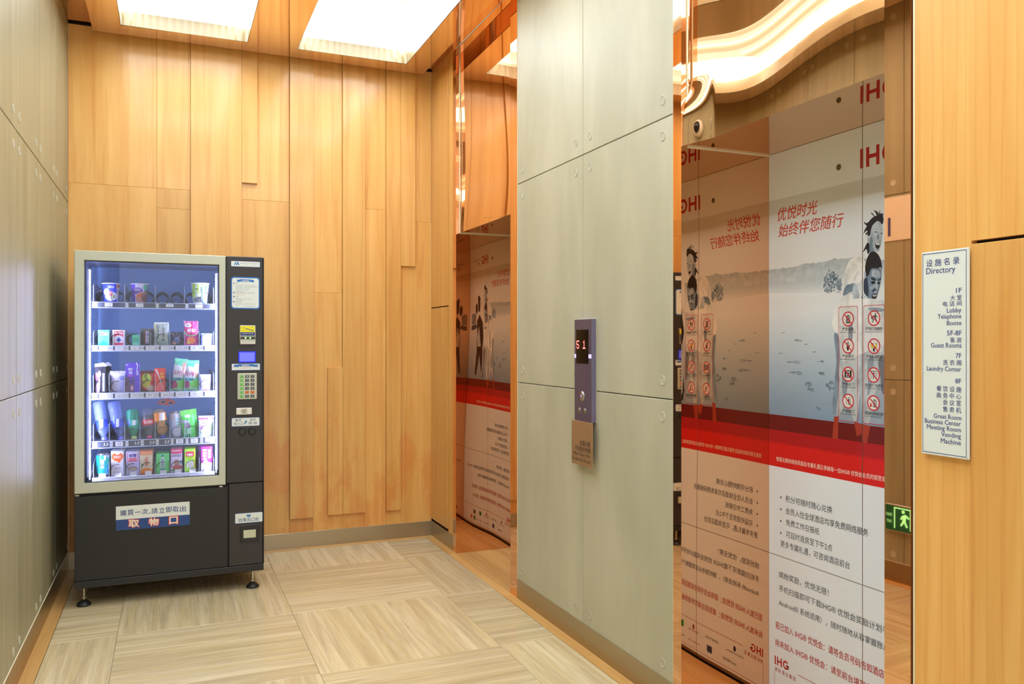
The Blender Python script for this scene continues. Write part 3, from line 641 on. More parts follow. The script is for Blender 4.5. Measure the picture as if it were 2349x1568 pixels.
# ---- the two lift portals: copper jambs, lintel, soffit, sealant
def portal(n, y0, y1, near_w, far_w, waves):
    t = thing('trim_%d' % n, (XR, (y0+y1)/2, 0), kind='structure')
    HX, HZ, DX = 1.788, 2.137, 2.199
    def jamb(yin, yout, amp, tw=0.0):
        m = MB(); m.smooth = True
        x0 = XR-.003
        # inner face, slightly drawn sheet metal
        m.grid(14, 60, lambda u, v: (x0-tw+(DX-x0+tw)*u, yin + amp*math.sin(math.pi*u)**2*math.sin(3.3*HZ*v+1.0), ZC*v))
        m.smooth = False
        s = 1 if yout > yin else -1
        m.add([(x0-tw, yin, 0), (x0+tw, yout, 0), (x0+tw, yout, ZC), (x0-tw, yin, ZC)], [(0, 1, 2, 3)])
        m.add([(x0+tw, yout, 0), (DX, yout, 0), (DX, yout, ZC), (x0+tw, yout, ZC)], [(0, 1, 2, 3)])
        m.add([(DX, yout, 0), (DX, yin, 0), (DX, yin, ZC), (DX, yout, ZC)], [(0, 1, 2, 3)])
        return m.build('jamb', M['copper'], t, recalc=False)
    jamb(y1, y1+far_w, .0022 if n == 1 else .0008, 0.0 if n == 1 else .0011); jamb(y0, y0-near_w, .0015 if n == 1 else .0006, 0.0 if n == 1 else .0019)
    m = MB(); m.smooth = True
    m.grid(110, 70, lambda u, v: (HX + waves(u, v), y1 + (y0-y1)*u, HZ + (ZC-HZ)*v))
    m.smooth = False
    m.add([(DX, y1, HZ+.004), (DX, y0, HZ+.004), (DX, y0, ZC), (DX, y1, ZC)], [(0, 1, 2, 3)])
    m.build('lintel', M['copper_wall'], t, recalc=False)
    m = MB(); m.smooth = True
    m.grid(20, 110, lambda u, v: (HX + waves(v, 0) + (DX-HX-waves(v, 0))*u, y1 + (y0-y1)*v, HZ + .0008*math.sin(5*v)*math.sin(math.pi*u)))
    m.build('soffit', M['copper_wall'], t, recalc=False)
    MB().tube([(HX-.001, y1-.002, HZ), (HX-.001, y1-.002, ZC)], .0035, 6).build('sealant_bead', M['bead'], t)
    MB().tube([(HX, y1-.003, HZ-.002), (DX, y1-.003, HZ-.002)], .005, 6).build('sealant_bead', M['bead'], t)
    MB().tube([(HX-.001, y1, ZC-.003), (HX-.001, y0, ZC-.003)], .003, 6).build('sealant_bead', M['bead'], t)
    # threshold boards inside the portal
    for a in range(3):
        w = (2.165-XR)/3
        MB().cbox(XR+a*w+.001, XR+(a+1)*w-.001, y0+.001, y1-.001, -.012, .001, .0012).build('threshold_plank', M['strip_wood'], t)
    return t
def sstep(t): t = min(1, max(0, t)); return t*t*(3-2*t)
def dented(u, v):
    return .0042*math.sin(2.1*math.pi*u+.5) + .0022*math.sin(2.0*v+3*u) + .006 - .030*max(0, 1-u/.15)*(1+.14*u/.15)*sstep((.20-v)/.12)
portal(1, *OP[0], .0925, .0635, lambda u, v: .005*math.sin(2.6*u+2.0*v)+.004*math.sin(5*v+2*u))
portal(2, *OP[1], .0800, .0570, dented)
# ================================================================== LIFT DOORS AND THEIR POSTER FILM
DOORW = .9364
PX = 2.170                                     # printed face of the film
M['leaf'] = plain('lift_door_leaf', '#8f7a63', .3, 1.0)
k = NT('poster_paper'); k.set(Base_Color=lin('#e4f1fe'), Roughness=.42, Specular_IOR_Level=.35)
k.bump(k.noise(k.coords((1, 1, .4)), 6, 3), .10, .004); M['paper'] = k.mat
# the printed photograph: pale sky above, blue-grey sand below (ink on the film)
k = NT('poster_photograph')
sp = k.n('ShaderNodeSeparateXYZ'); tc = k.n('ShaderNodeTexCoord'); k.l(tc.outputs['Object'], sp.inputs[0])
mr = k.n('ShaderNodeMapRange'); k.l(sp.outputs[2], mr.inputs[0]); mr.inputs[1].default_value = 1.123; mr.inputs[2].default_value = 1.956
rp = k.ramp(mr.outputs[0], [(0.0, '#86a3c0'), (.18, '#aac3d9'), (.34, '#cbdeec'), (.47, '#e2eef6'), (.52, '#e2edf4'), (.62, '#ecf6ff'), (.80, '#e6f2fc'), (.93, '#dae4ec'), (.935, '#cfd8de')])
rip = k.noise(k.coords((1, 2.2, 14)), 3.0, 5, .6)
lowm = k.ramp(mr.outputs[0], [(.05, '#ffffff'), (.50, '#000000')])
k.color(k.mix(k.math('MULTIPLY', k.math('MULTIPLY', rip, lowm), .45), rp, '#7692b0'))
k.set(Roughness=.40, Specular_IOR_Level=.35); M['photo'] = k.mat
INKS = {'ridge': '#a9bccb', 'hill': '#b9cad6', 'rock': '#8ba1b6', 'rockdark': '#4d647e', 'shirt': '#eef5f9', 'cloth': '#cad8e2', 'ink': '#1b1e27', 'skin': '#bfd0de',
        'shade': '#839cb4', 'dark': '#33435a', 'mid': '#7b96b0', 'redleg': '#c8442f'}
POSTER_BUSH = (.292, .374, 1.582, 1.664)
PMATS = []
for key, c in INKS.items():
    var = {'rock': ('#5d6d80', 26), 'rockdark': ('#36465a', 30), 'shirt': ('#c3cdd4', 16), 'cloth': ('#9dacb8', 18), 'skin': ('#8fa1b2', 22), 'mid': ('#57697e', 24), 'shade': ('#5f7389', 22), 'dark': ('#222b38', 24)}.get(key)
    if key in ('ridge', 'hill'):                 # misty hills, fading into the haze above the sand
        k = NT('print_'+key); sp = k.n('ShaderNodeSeparateXYZ'); tc = k.n('ShaderNodeTexCoord'); k.l(tc.outputs['Object'], sp.inputs[0])
        mr = k.n('ShaderNodeMapRange'); k.l(sp.outputs[2], mr.inputs[0]); mr.inputs[1].default_value = 1.578; mr.inputs[2].default_value = 1.63 if key == 'hill' else 1.675
        nz = k.noise(k.coords((1, 1, 1)), 40, 5, .65)
        k.color(k.mix(mr.outputs[0], '#e2edf4', k.ramp(nz, [(.35, c), (.65, '#c6d5df')]))); k.set(Roughness=.42, Specular_IOR_Level=.35); PMATS.append(k.mat); continue
    PMATS.append(textured('print_'+key, c, var[0], var[1], .45, .70) if var else ink(c))
MAROON, CRIMSON, RED, NAVY = '#6d0f16', '#b01420', '#d81a1c', '#3b4656'

def door_map(y1):
    return lambda a, b, d=0.0: (PX - d, y1 - a, b)
def split_build(mb, name, mats, parent, y1):
    """link a print and cut it where the two door leaves meet"""
    me = mb.mesh(name, mats); bm = bmesh.new(); bm.from_mesh(me)
    for off in (-.0014, .0014):
        bmesh.ops.bisect_plane(bm, geom=list(bm.verts)+list(bm.edges)+list(bm.faces), plane_co=(0, y1-DOORW/2+off, 0), plane_no=(0, 1, 0))
    dead = [f for f in bm.faces if abs(f.calc_center_median().y-(y1-DOORW/2)) < .0014]
    bmesh.ops.delete(bm, geom=dead, context='FACES')
    for f in bm.faces:
        if f.normal.x > 0: f.normal_flip()
    bm.to_mesh(me); bm.free()
    return link(name, me, parent)

def lift_doors(n, y1):
    t = thing('door_%d' % n, (2.19, y1-DOORW/2, 0), kind='structure')
    for a, b in ((0, DOORW/2-.0016), (DOORW/2+.0016, DOORW)):
        MB().cbox(2.1715, 2.20, y1-b, y1-a, .006, 2.1365, .001).build('door_leaf', M['leaf'], t)
    MB().box(2.2005, 2.215, y1-DOORW-.08, y1+.08, -.01, 3.39).build('shaft_backing', M['dark'], t)
    return t

def poster(y1, label):
    mp = door_map(y1)
    t = thing('advertising_poster', (PX, y1-DOORW/2, .02), label, 'poster', 'poster film on the lift doors')
    m = MB().sheet(rect(0.0006, DOORW-.0006, .022, 2.1362), mp, 0); split_build(m, 'film', M['paper'], t, y1)
    m = MB().sheet(rect(0.0006, DOORW-.0006, 1.123, 1.956), mp, .0002)
    ph = split_build(m, 'beach_photograph', M['photo'], t, y1)
    mats = PMATS; keys = list(INKS)
    def print_part(nm, lo, hi):
        m = MB()
        for q in range(lo, hi):
            key, pts = POSTER_POLYS[q]
            if key != 'redleg': m.mi = keys.index(key); m.sheet(pts if key in ('ridge', 'hill') or lo == n2 else smooth_poly(pts), mp, .0004 + q*.00001)
        o = split_build(m, nm, mats, ph, y1); o['kind'] = 'stuff'
    n2 = next(q for q in range(len(POSTER_POLYS)-1, 0, -1) if POSTER_POLYS[q][0] == 'redleg') + 1
    print_part('hills_print', 0, 2); print_part('laughing_pair_print', 4, n2); print_part('second_pair_print', n2, len(POSTER_POLYS))
    m = MB()
    for a, b, rx, ry in POSTER_FOOTPRINTS:
        rnd = random.Random(int(a*1e4))
        for q in range(7):
            m.mi = keys.index('shade' if q % 2 else 'mid')
            m.sheet(ellipse(a+rx*(rnd.random()*1.6-.8), b+ry*(rnd.random()*1.6-.8), rx*(.2+.35*rnd.random()), ry*(.2+.3*rnd.random()), 9), mp, .0004+q*.00001)
    rnd = random.Random(5)                       # scrub at the foot of the hills
    for q in range(260):
        a = POSTER_BUSH[0] + (POSTER_BUSH[1]-POSTER_BUSH[0])*rnd.random()**.8; u = (a-POSTER_BUSH[0])/(POSTER_BUSH[1]-POSTER_BUSH[0]); b = POSTER_BUSH[2] + (POSTER_BUSH[3]-POSTER_BUSH[2])*rnd.random()*(.45+.55*math.sin(math.pi*min(1, u*.9+.1)))
        m.mi = keys.index('rockdark' if q % 9 == 0 else ('rock', 'hill', 'rock', 'shade')[q % 4])
        m.sheet(smooth_poly([(a+(.002+.004*rnd.random())*math.cos(e), b+(.002+.006*rnd.random())*math.sin(e)) for e in (0, 1.05, 2.1, 3.14, 4.2, 5.2)], 1), mp, .000425+q*.0000002)
    o = split_build(m, 'ground_detail_print', mats, ph, y1); o['kind'] = 'stuff'
    for b0, b1, c in ((1.064, 1.123, MAROON), (1.017, 1.064, CRIMSON), (.923, 1.017, RED)):
        split_build(MB().sheet(rect(.0006, DOORW-.0006, b0, b1), mp, .0003), 'red_band', ink(c), t, y1)
    for key, pts in POSTER_POLYS:
        if key == 'redleg': split_build(MB().sheet(pts, mp, .0006), 'tinted_leg', ink('#a83a2a'), t, y1)
    m = MB().sheet(rect(.0006, DOORW-.0006, 1.012, 1.0145), mp, .0005); split_build(m, 'band_rule', ink(CRIMSON), t, y1)
    def line(L, nm, col, bold=0.0, shear=0.0):
        m = MB()
        if L[5] == '·': m.sheet(ellipse((L[1]+L[2])/2, (L[3]+L[4])/2, .0035, .0045, 10), mp, .0005); nm = 'bullet'
        else: text(m, L[0], *L[1:5], mp, L[5], L[6], bold, shear, .0006)
        split_build(m, nm, ink(col), t, y1)
    for L in POSTER_BAND: line(L, 'band_text_line', '#f3e4dc', .006)
    for L in POSTER_HEAD: line(L, 'slogan_line', '#c9301f', .006, .20)
    for L in POSTER_BODY: line(L, 'text_line', NAVY)
    for L in POSTER_RED: line(L, 'red_text_line', '#b8231d', .008)
    # the three-letter logo, top (bold) and foot
    m = MB()
    def logo(a, b, h, w):
        s = h*.20
        m.sheet(rect(a, a+s, b, b+h), mp, .0005)
        x = a + s*1.95; hw = w*.385
        m.sheet(rect(x, x+s, b, b+h), mp, .0005); m.sheet(rect(x+hw-s, x+hw, b, b+h), mp, .0005); m.sheet(rect(x+s, x+hw-s, b+h*.41, b+h*.41+s), mp, .0005)
        cx, cy, ro = x+hw+s*.95+h*.46, b+h/2, h*.5; ri = ro-s; A = [math.radians(45+d) for d in range(0, 316-45+1, 15)]
        n = len(A); V = [mp(cx+ro*math.cos(q)*.96, cy+ro*math.sin(q), .0005) for q in A]+[mp(cx+ri*math.cos(q)*.96, cy+ri*math.sin(q), .0005) for q in A]
        m.add(V, [(i, i+1, n+i+1, n+i) for i in range(n-1)])
        m.sheet(rect(cx+h*.02, cx+ro*.96, cy-s*.75, cy+s*.25), mp, .0005); m.sheet(rect(cx+ro*.96-s, cx+ro*.96, cy-ro*.72, cy+s*.2), mp, .0005)
    logo(.4583, 1.9945, .0662, .145)
    g = POSTER_LOGOTEXT[0]; logo(g[1], g[3], g[4]-g[3], (g[2]-g[1])*1.0)
    g = POSTER_LOGOTEXT[1]; text(m, *g[:5], mp, g[5], None, .0, 0, .0005)
    m.sheet(rect(.16, .90, .158, .1600), mp, .0005); m.sheet(rect(.0325, .0340, .035, .127), mp, .0005); m.sheet(rect(.0325, .90, .033, .0348), mp, .0005)
    split_build(m, 'logo_print', ink('#b8231d'), t, y1)['kind'] = 'stuff'
    for body, a0, a1, b0, b1, rf in (('® Rewards Club', .655, .83, 2.031, 2.052, 'H'), ('优悦会', .672, .745, 1.995, 2.02, '国')):
        m = MB(); text(m, body, a0, a1, b0, b1, mp, rf, None, 0, 0, .0005); split_build(m, 'grey_text_line', ink('#7d7a78'), t, y1)
    split_build(MB().sheet(rect(.0006, DOORW-.0006, .5788, .5812), mp, .0005), 'rule_line', ink('#7d7a78'), t, y1)
    # hotel marks along the foot
    m = MB(); mm = ['#2f3440', '#9a2a2a', '#2b8a46', '#d0672a', '#2c3c66']
    def mark(ci, txt, a0, a1, b0, h=.010):
        m.mi = ci; text(m, txt, a0, a1, b0, b0+h, mp, 'H', None, 0, 0, .0005)
    mark(0, 'INTERCONTINENTAL', .155, .265, .105, .007); mark(0, 'KIMPTON', .315, .40, .112, .011); mark(1, 'HUALUXE', .45, .53, .108, .009)
    mark(0, 'hotel INDIGO', .20, .285, .060, .012); mark(1, 'CROWNE PLAZA', .44, .53, .060, .008); mark(0, 'HOLIDAY INN', .56, .64, .062, .008)
    for ci, a, b in ((0, .67, .10), (2, .57, .105), (2, .67, .055), (3, .73, .055), (4, .355, .055)):
        m.mi = ci; m.sheet(rrect(a, a+.034, b, b+.030, .004, 3), mp, .0005)
    for ci, cxx, cy in ((0, .21, .128), (1, .49, .130)):
        m.mi = ci; m.sheet(ellipse(cxx, cy, .008, .012, 12), mp, .0005)
    split_build(m, 'hotel_marks', [ink(c) for c in mm], t, y1)['kind'] = 'stuff'
    # two round door lenses
    for a in (.3617,):
        mm2 = MB(); p = Vector(mp(a, 2.0190)); mm2.smooth = True
        mm2.tube(mm2.ring(p, (1, 0, 0), .0085, 18), .0030, 6, True); e = mm2.build('eyelet', plain('eyelet', '#7d765f', .35, .6), t)
        MB().cyl(p+Vector((.0004, 0, 0)), p-Vector((.002, 0, 0)), .0075, .006, 16).build('eyelet_core', ink('#2a2721'), e)
        mm2 = MB(); mm2.cyl(p-Vector((.002, 0, 0)), p-Vector((.003, 0, 0)), .003, .002, 10); mm2.build('eyelet_glint', ink('#a39c84'), e)
    return t

for n, (a, b) in enumerate(OP): lift_doors(n+1, b)
poster(OP[0][1], 'advertising poster film on the far lift doors, seen only in copper mirror jambs')
poster(OP[1][1], 'advertising poster film with beach photo and red band on the near lift doors')

# ---- prohibition stickers on the near doors
def sticker(name, label, A, circles, caps):
    y1 = OP[1][1]; mp0 = door_map(y1); base = .0012
    mp = lambda a, b, d=0.0: mp0(a, b, base + d)
    a0, a1, b0, b1 = A
    t = thing('warning_sticker', mp((a0+a1)/2, b0), label, 'sticker', 'prohibition stickers on the lift doors')
    o = rrect(a0, a1, b0, b1, .006, 4); i = rrect(a0+.0018, a1-.0018, b0+.0018, b1-.0018, .0046, 4)
    k = NT('clear_film'); k.set(Base_Color=lin('#dfe3e4'), Roughness=.25, Alpha=.22); M['clear_film'] = k.mat
    def bd(m, nm, mat):
        ob = m.build(nm, mat, t)
        for p in ob.data.polygons:
            if p.normal.x > 0: p.flip()
        return ob
    bd(MB().sheet(i, mp, 0), 'clear_backing', M['clear_film'])
    bd(MB().loop(o, i, mp, .0001), 'border', ink('#cf2038'))
    for (ca, cb), draw in zip(circles, PICTOS[name]):
        r = .0262
        ro = [(ca+r*math.cos(2*math.pi*q/32), cb+r*math.sin(2*math.pi*q/32)) for q in range(32)]
        ri = [(ca+(r-.0042)*math.cos(2*math.pi*q/32), cb+(r-.0042)*math.sin(2*math.pi*q/32)) for q in range(32)]
        white = bd(MB().sheet(ri, mp, .0001), 'sign_disc', ink('#dfe2e2'))
        m = MB(); 
        for shp in draw:
            m.mi = shp[0]; m.sheet([(ca+x*.001, cb+y*.001) for x, y in shp[1]], mp, .0002)
        q = m.build('pictogram', [ink('#22252c'), ink('#d8c33a'), ink('#d8382c')], white)
        for p in q.data.polygons:
            if p.normal.x > 0: p.flip()
        m = MB().loop(ro, ri, mp, .0003); c45 = math.cos(math.pi/4); w = .0019
        L = r-.002
        m.sheet([(ca-L*c45-w*c45, cb+L*c45-w*c45), (ca+L*c45-w*c45, cb-L*c45-w*c45), (ca+L*c45+w*c45, cb-L*c45+w*c45), (ca-L*c45+w*c45, cb+L*c45+w*c45)], mp, .00035)
        bd(m, 'prohibition_ring', ink('#cf2038'))
    m = MB()
    for (txt, sub, wdt), (ca, cb) in zip(caps, circles):
        cb = cb - .0355
        text(m, txt, ca-wdt/2, ca+wdt/2, cb-.0055, cb+.0055, mp, '国', None, .004, 0, .0002)
        text(m, sub, ca-.036, ca+.033, cb-.0125, cb-.0085, mp, 'H', None, 0, 0, .0002)
    bd(m, 'caption_lettering', ink('#2b2d33'))['kind'] = 'stuff'
    return t
R_ = lambda x0, x1, y0, y1: [(x0,y0),(x1,y0),(x1,y1),(x0,y1)]
FIG = lambda x: [(0, [(x+2.5*math.cos(q*.785), 11+2.5*math.sin(q*.785)) for q in range(8)]), (0, [(x-3, 7), (x+3, 7), (x+3, -2), (x+1.6, -2), (x+1.6, -13), (x-1.6, -13), (x-1.6, -2), (x-3, -2)])]
PICTOS = {
 'left': [
  [(0, R_(-9, 9, -15, -12)), (0, R_(-9, -7, -12, 10)), (0, R_(7, 9, -12, 10)), (0, R_(-9, 9, 9, 11)), (0, [(-5, 11), (0, 17), (5, 11), (3, 11), (0, 14), (-3, 11)]), (0, R_(-6, -1.5, -12, 4)), (0, R_(1.5, 6, -12, 4)), (0, R_(-5, 5, 5, 8))],
  [(0, R_(-5, -3, 0, 13)), (0, R_(-2, 0, 0, 16)), (0, R_(1, 3, 0, 15)), (0, [(-6, 1), (4, 1), (9, 6), (10, 4), (4, -8), (3, -15), (-4, -15), (-6, -6)])],
  [(0, R_(-16, -8, -12, 12)), (0, R_(8, 16, -12, 12)), (0, R_(-16, 16, 11, 14)), (0, [(-7, -14), (-3, 3), (3, 3), (7, -14), (3, -14), (0, -4), (-3, -14)]), (0, R_(-9, 9, 2, 5)), (0, ellipse(0, 8, 2.6, 2.6, 10))],
  FIG(2) + [(0, R_(8, 10, -17, 14)), (0, [(-3, 5), (-9, -3), (-8, -12), (-6, -12), (-7, -3), (-1, 3)])]],
 'right': [
  [(0, ellipse(-9, 4, 3, 3, 10)), (0, [(-12, 0), (-4, -6), (-8, -14), (-5, -15), (0, -5), (-7, 1), (-4, 4), (2, 2), (2, 4), (-5, 7)]), (0, ellipse(6, 14, 3, 3, 10)), (0, [(3, 10), (9, 10), (15, 4), (13, 2), (8, 7), (9, -2), (13, -10), (10, -11), (5, -2), (3, 4), (-2, 7), (-2, 9)])],
  [(1, R_(-13, 0, -6, 8)), (1, R_(6, 13, -6, 8)), (0, R_(-13, 0, 8, 9.5)), (0, R_(6, 13, 8, 9.5)), (0, [(-5, -10), (2, -2), (5, -4), (3, -9), (5, -18), (-3, -18)])],
  [(0, R_(-15, -13.5, -14, 13)), (0, R_(-8, -6.5, -14, 13)), (0, R_(6.5, 8, -14, 13)), (0, R_(13.5, 15, -14, 13)), (0, R_(-15, 15, 12, 13.5))] + FIG(0),
  [(2, [(-16, -13), (-6, -13), (-8, -4), (-11, 2), (-12, -3), (-15, 1), (-14, -5)]), (0, R_(-2, 12, -14, -12)), (0, R_(-2, 0, -12, 8)), (0, R_(10, 12, -12, 8)), (0, R_(-2, 12, 8, 10)), (0, [(0, 10), (5, 15), (10, 10), (8, 10), (5, 13), (2, 10)]), (0, R_(3, 7, -12, 2)), (0, ellipse(5, 5, 2, 2, 8))]]}
sticker('left', 'clear prohibition sticker with overload and hand signs on the left door leaf', (.3616, .4487, 1.1290, 1.5280), [(.4055, 1.4842), (.4055, 1.3902), (.4058, 1.2930), (.4060, 1.1998)],
        [('严禁超载', 'DO NOT OVERLOAD', .052), ('严禁拍打', 'PROHIBITED BEAT', .052), ('严禁扒门', 'DO NOT OPEN THE DOOR', .052), ('严禁靠门', 'DO NOT LEAN BY THE DOOR', .052)])
sticker('right', 'clear prohibition sticker with yellow button sign on the right door leaf', (.4730, .5620, 1.1290, 1.5280), [(.5182, 1.4838), (.5180, 1.3905), (.5165, 1.2943), (.5160, 1.2005)],
        [('严禁打闹蹦跳', 'PROHIBITED SLAPSTICK BOUNCING', .070), ('严禁乱动按钮', 'AUTONOMOUS BUTTON', .064), ('请勿在厅门处停留', 'DO NOT STAY IN PLACE THROAT', .074), ('火警地震时请勿乘坐电梯', 'DO NOT TAKE ELEVATOR IN FIRE', .080)])
# ================================================================== VENDING MACHINE
VX0, VX1, VY, VYB, VZ0, VZ1 = -.4613, .5000, 4.840, 5.600, .104, 1.891
M['vm_black'] = plain('black_powder_coat', '#262423', .42, spec=.4)
M['vm_black2'] = plain('black_control_panel', '#34302f', .38, spec=.4)
M['vm_frame'] = plain('champagne_aluminium', '#c2c5b2', .40, .1)
M['vm_inside'] = plain('liner_grey_blue', '#aab4d0', .45)
M['vm_back'] = plain('liner_blue', '#93bdf5', .5)
M['gasket'] = plain('rubber_gasket', '#191a1e', .6)
M['tray'] = plain('tray_enamel', '#b9bfd2', .4)
M['insert'] = plain('strip_insert', '#4a4e5e', .5)
M['strip_white'] = plain('strip_white', '#d5d6e6', .45)
M['tagwhite'] = plain('tag_paper', '#f0f0f2', .5)
M['tagink'] = ink('#5b6a9a')
M['coil'] = plain('coil_black', '#191a22', .35, .6)
M['sticker_white'] = plain('sticker_white', '#dfe5df', .35)
M['blue'] = ink('#1f6fbe'); M['deepblue'] = ink('#2b4a86'); M['greyink'] = ink('#8d95a3')
M['chrome'] = plain('satin_chrome', '#c4bfb2', .25, 1.0)
M['led'] = glow('led_bead', '#ccd0ff', LED*10)
M['lcd'] = plain('lcd_backlight', '#6a70d0', .3, emit='#5860ff', es=.55)
M['lcd_glow'] = plain('lcd_halo', '#1c2290', .3, emit='#1420ff', es=.8)
M['green_led'] = glow('green_led', '#38ff2e', 3.0)
k = NT('window_glass'); k.t.nodes.remove(k.b)
tr = k.n('ShaderNodeBsdfTransparent'); gl = k.n('ShaderNodeBsdfGlossy'); gl.inputs['Roughness'].default_value = 0.0; fr = k.n('ShaderNodeFresnel'); fr.inputs[0].default_value = 1.45
tr.inputs[0].default_value = (.95, .97, 1, 1)
mx = k.n('ShaderNodeMixShader'); k.l(fr.outputs[0], mx.inputs[0]); k.l(tr.outputs[0], mx.inputs[1]); k.l(gl.outputs[0], mx.inputs[2])
k.l(mx.outputs[0], k.t.nodes['Material Output'].inputs[0]); M['glass'] = k.mat

vm = thing('vending_machine', (.02, 5.2, 0), 'black snack and drink vending machine with a lit glass front on adjustable feet', 'vending machine')
fmap = lambda a, b, d=0.0: (a, VY-.002-d, b)
def front(m, name, mat, parent=vm):
    o = m.build(name, mat, parent)
    return o
def decal(pts, name, mat, d, parent=vm, mp=fmap):
    m = MB().sheet(pts, mp, d); o = m.build(name, mat, parent)
    return o
def label_text(body, a0, a1, b0, b1, mat, d, parent, ref=None, bold=0.0, shear=0.0, name='lettering', mp=fmap):
    m = MB(); text(m, body, a0, a1, b0, b1, mp, ref, None, bold, shear, d)
    o = m.build(name, mat, parent); return o

# carcase
MB().cbox(VX0, VX0+.028, VY+.02, VYB, VZ0+.037, VZ1-.004, .002).build('side_panel', M['vm_black'], vm)
MB().cbox(.292, VX1, VY+.062, VYB, VZ0+.037, VZ1-.002, .002).build('side_panel', M['vm_black'], vm)
MB().cbox(VX0+.028, .292, VY+.04, VYB, VZ1-.03, VZ1-.004, .002).build('top_panel', M['vm_black'], vm)
MB().cbox(VX0, VX1-.002, VY, VYB, VZ0, .1405, .002).build('plinth', M['vm_black'], vm)
MB().cbox(VX0+.001, VX0+.10, VY+.06, VY+.30, VZ1-.003, VZ1+.004, .001).build('top_bracket', M['vm_frame'], vm)
MB().box(VX0+.028, .292, 5.47, 5.475, .60, VZ1-.03).build('back_liner', M['vm_back'], vm)
MB().box(VX0+.028, VX0+.032, VY+.045, 5.47, .60, VZ1-.03).build('side_liner', M['vm_inside'], vm)
MB().box(.287, .2915, VY+.045, 5.47, .60, VZ1-.03).build('side_liner', M['vm_inside'], vm)
MB().box(VX0+.032, .287, VY+.045, 5.47, VZ1-.034, VZ1-.0305).build('roof_liner', M['vm_inside'], vm)
MB().cbox(VX0+.032, .287, VY+.06, 5.47, .60, .640, .002).build('floor_liner', M['gasket'], vm)
# glazed door: four mitred rails, gasket, pane
O = [(VX0, .605), (.2925, .605), (.2925, VZ1), (VX0, VZ1)]; I = [(-.4134, .660), (.2570, .660), (.2570, 1.839), (-.4134, 1.839)]
for q in range(4):
    a, b, c, d = O[q], O[(q+1) % 4], I[(q+1) % 4], I[q]
    s = .0004
    m = MB(); n0 = [(a[0], VY+.003, a[1]), (b[0], VY+.003, b[1])]
    mid = lambda p, w: (p[0]+(w[0]-p[0])*.06, p[1]+(w[1]-p[1])*.06)
    a2, b2, c2, d2 = mid(a, d), mid(b, c), mid(c, b), mid(d, a)
    ys = [(a, VY+.004), (b, VY+.004), (b2, VY), (a2, VY), (c2, VY), (d2, VY), (c, VY+.007), (d, VY+.007), (a, VY+.04), (b, VY+.04), (c, VY+.04), (d, VY+.04)]
    m.add([(p[0], y, p[1]) for p, y in ys], [(0, 1, 2, 3), (3, 2, 4, 5), (5, 4, 6, 7), (7, 6, 10, 11), (1, 0, 8, 9), (9, 8, 11, 10), (0, 3, 5, 7, 11, 8), (1, 9, 10, 6, 4, 2)])
    m.build('door_rail', M['vm_frame'], vm)
m = MB()
g0 = [(-.4134, .660), (.2570, .660), (.2570, 1.839), (-.4134, 1.839)]; g1 = [(-.4090, .6645), (.2526, .6645), (.2526, 1.8345), (-.4090, 1.8345)]
m.loop(g0, g1, lambda a, b, d: (a, VY+.009, b)); m.build('gasket', M['gasket'], vm)
MB().box(-.4132, .2568, VY+.0105, VY+.0145, .6602, 1.8388).build('window_pane', M['glass'], vm)
# lower delivery door with notice, small hinges in the gap
MB().cbox(VX0+.002, .3045, VY+.004, VY+.03, .1425, .5900, .002).build('delivery_door', M['vm_black'], vm)
MB().box(VX0+.004, .3045, VY+.022, VY+.06, .58, .6055).build('door_gap', M['gasket'], vm)
for a in (-.448, .268):
    MB().cbox(a-.010, a+.010, VY+.006, VY+.03, .592, .600, .001).build('hinge', M['chrome'], vm)
# control column
MB().cbox(.2945, VX1-.005, VY-.001, VY+.062, .612, VZ1, .004).build('control_panel', M['vm_black2'], vm)
MB().cbox(VX1-.0045, VX1, VY+.002, VY+.062, .142, VZ1-.002, .001).build('column_edge', M['vm_black'], vm)
MB().cbox(.3095, VX1-.006, VY+.002, VY+.062, .1425, .6085, .003).build('column_lower', M['vm_black2'], vm)
MB().box(.3046, .3095, VY+.02, VY+.06, .1425, .61).build('door_gap', M['gasket'], vm)

# delivery notice
pn = decal(rect(-.2650, .1055, .3955, .5265), 'delivery_notice', ink('#3a3a3c'), -.0025)
decal(rect(-.2632, .1040, .4535, .5255), 'notice_white', M['sticker_white'], -.0022, pn); decal(rect(-.2632, .1040, .3965, .4535), 'notice_blue', M['deepblue'], -.0022, pn)
for ch, a0, a1 in zip('購買一次,請立即取出', [-.2419+.0351*q for q in (0, 1, 2, 3, 4, 4.37, 5.42, 6.43, 7.43, 8.44)], [0]*10):
    if ch == ',': label_text(',', a0, a0+.005, .4718, .4800, M['deepblue'], -.0019, pn, None, .01)
    elif ch == '一': label_text(ch, a0+.001, a0+.028, .4860, .4890, M['deepblue'], -.0019, pn, None, .01)
    else: label_text(ch, a0, a0+.0295, .4730, .5035, M['deepblue'], -.0019, pn, None, .012)
for ch, a0, a1 in (('取', -.2027, -.150), ('物', -.1032, -.0523), ('口', -.0005, .0440)):
    label_text(ch, a0, a1, .4075, .4495, ink('#d6433f'), -.0019, pn, None, .060)
    label_text(ch, a0+.0022, a1-.0022, .4095, .4475, ink('#eee3d0'), -.0016, pn, None, .028)
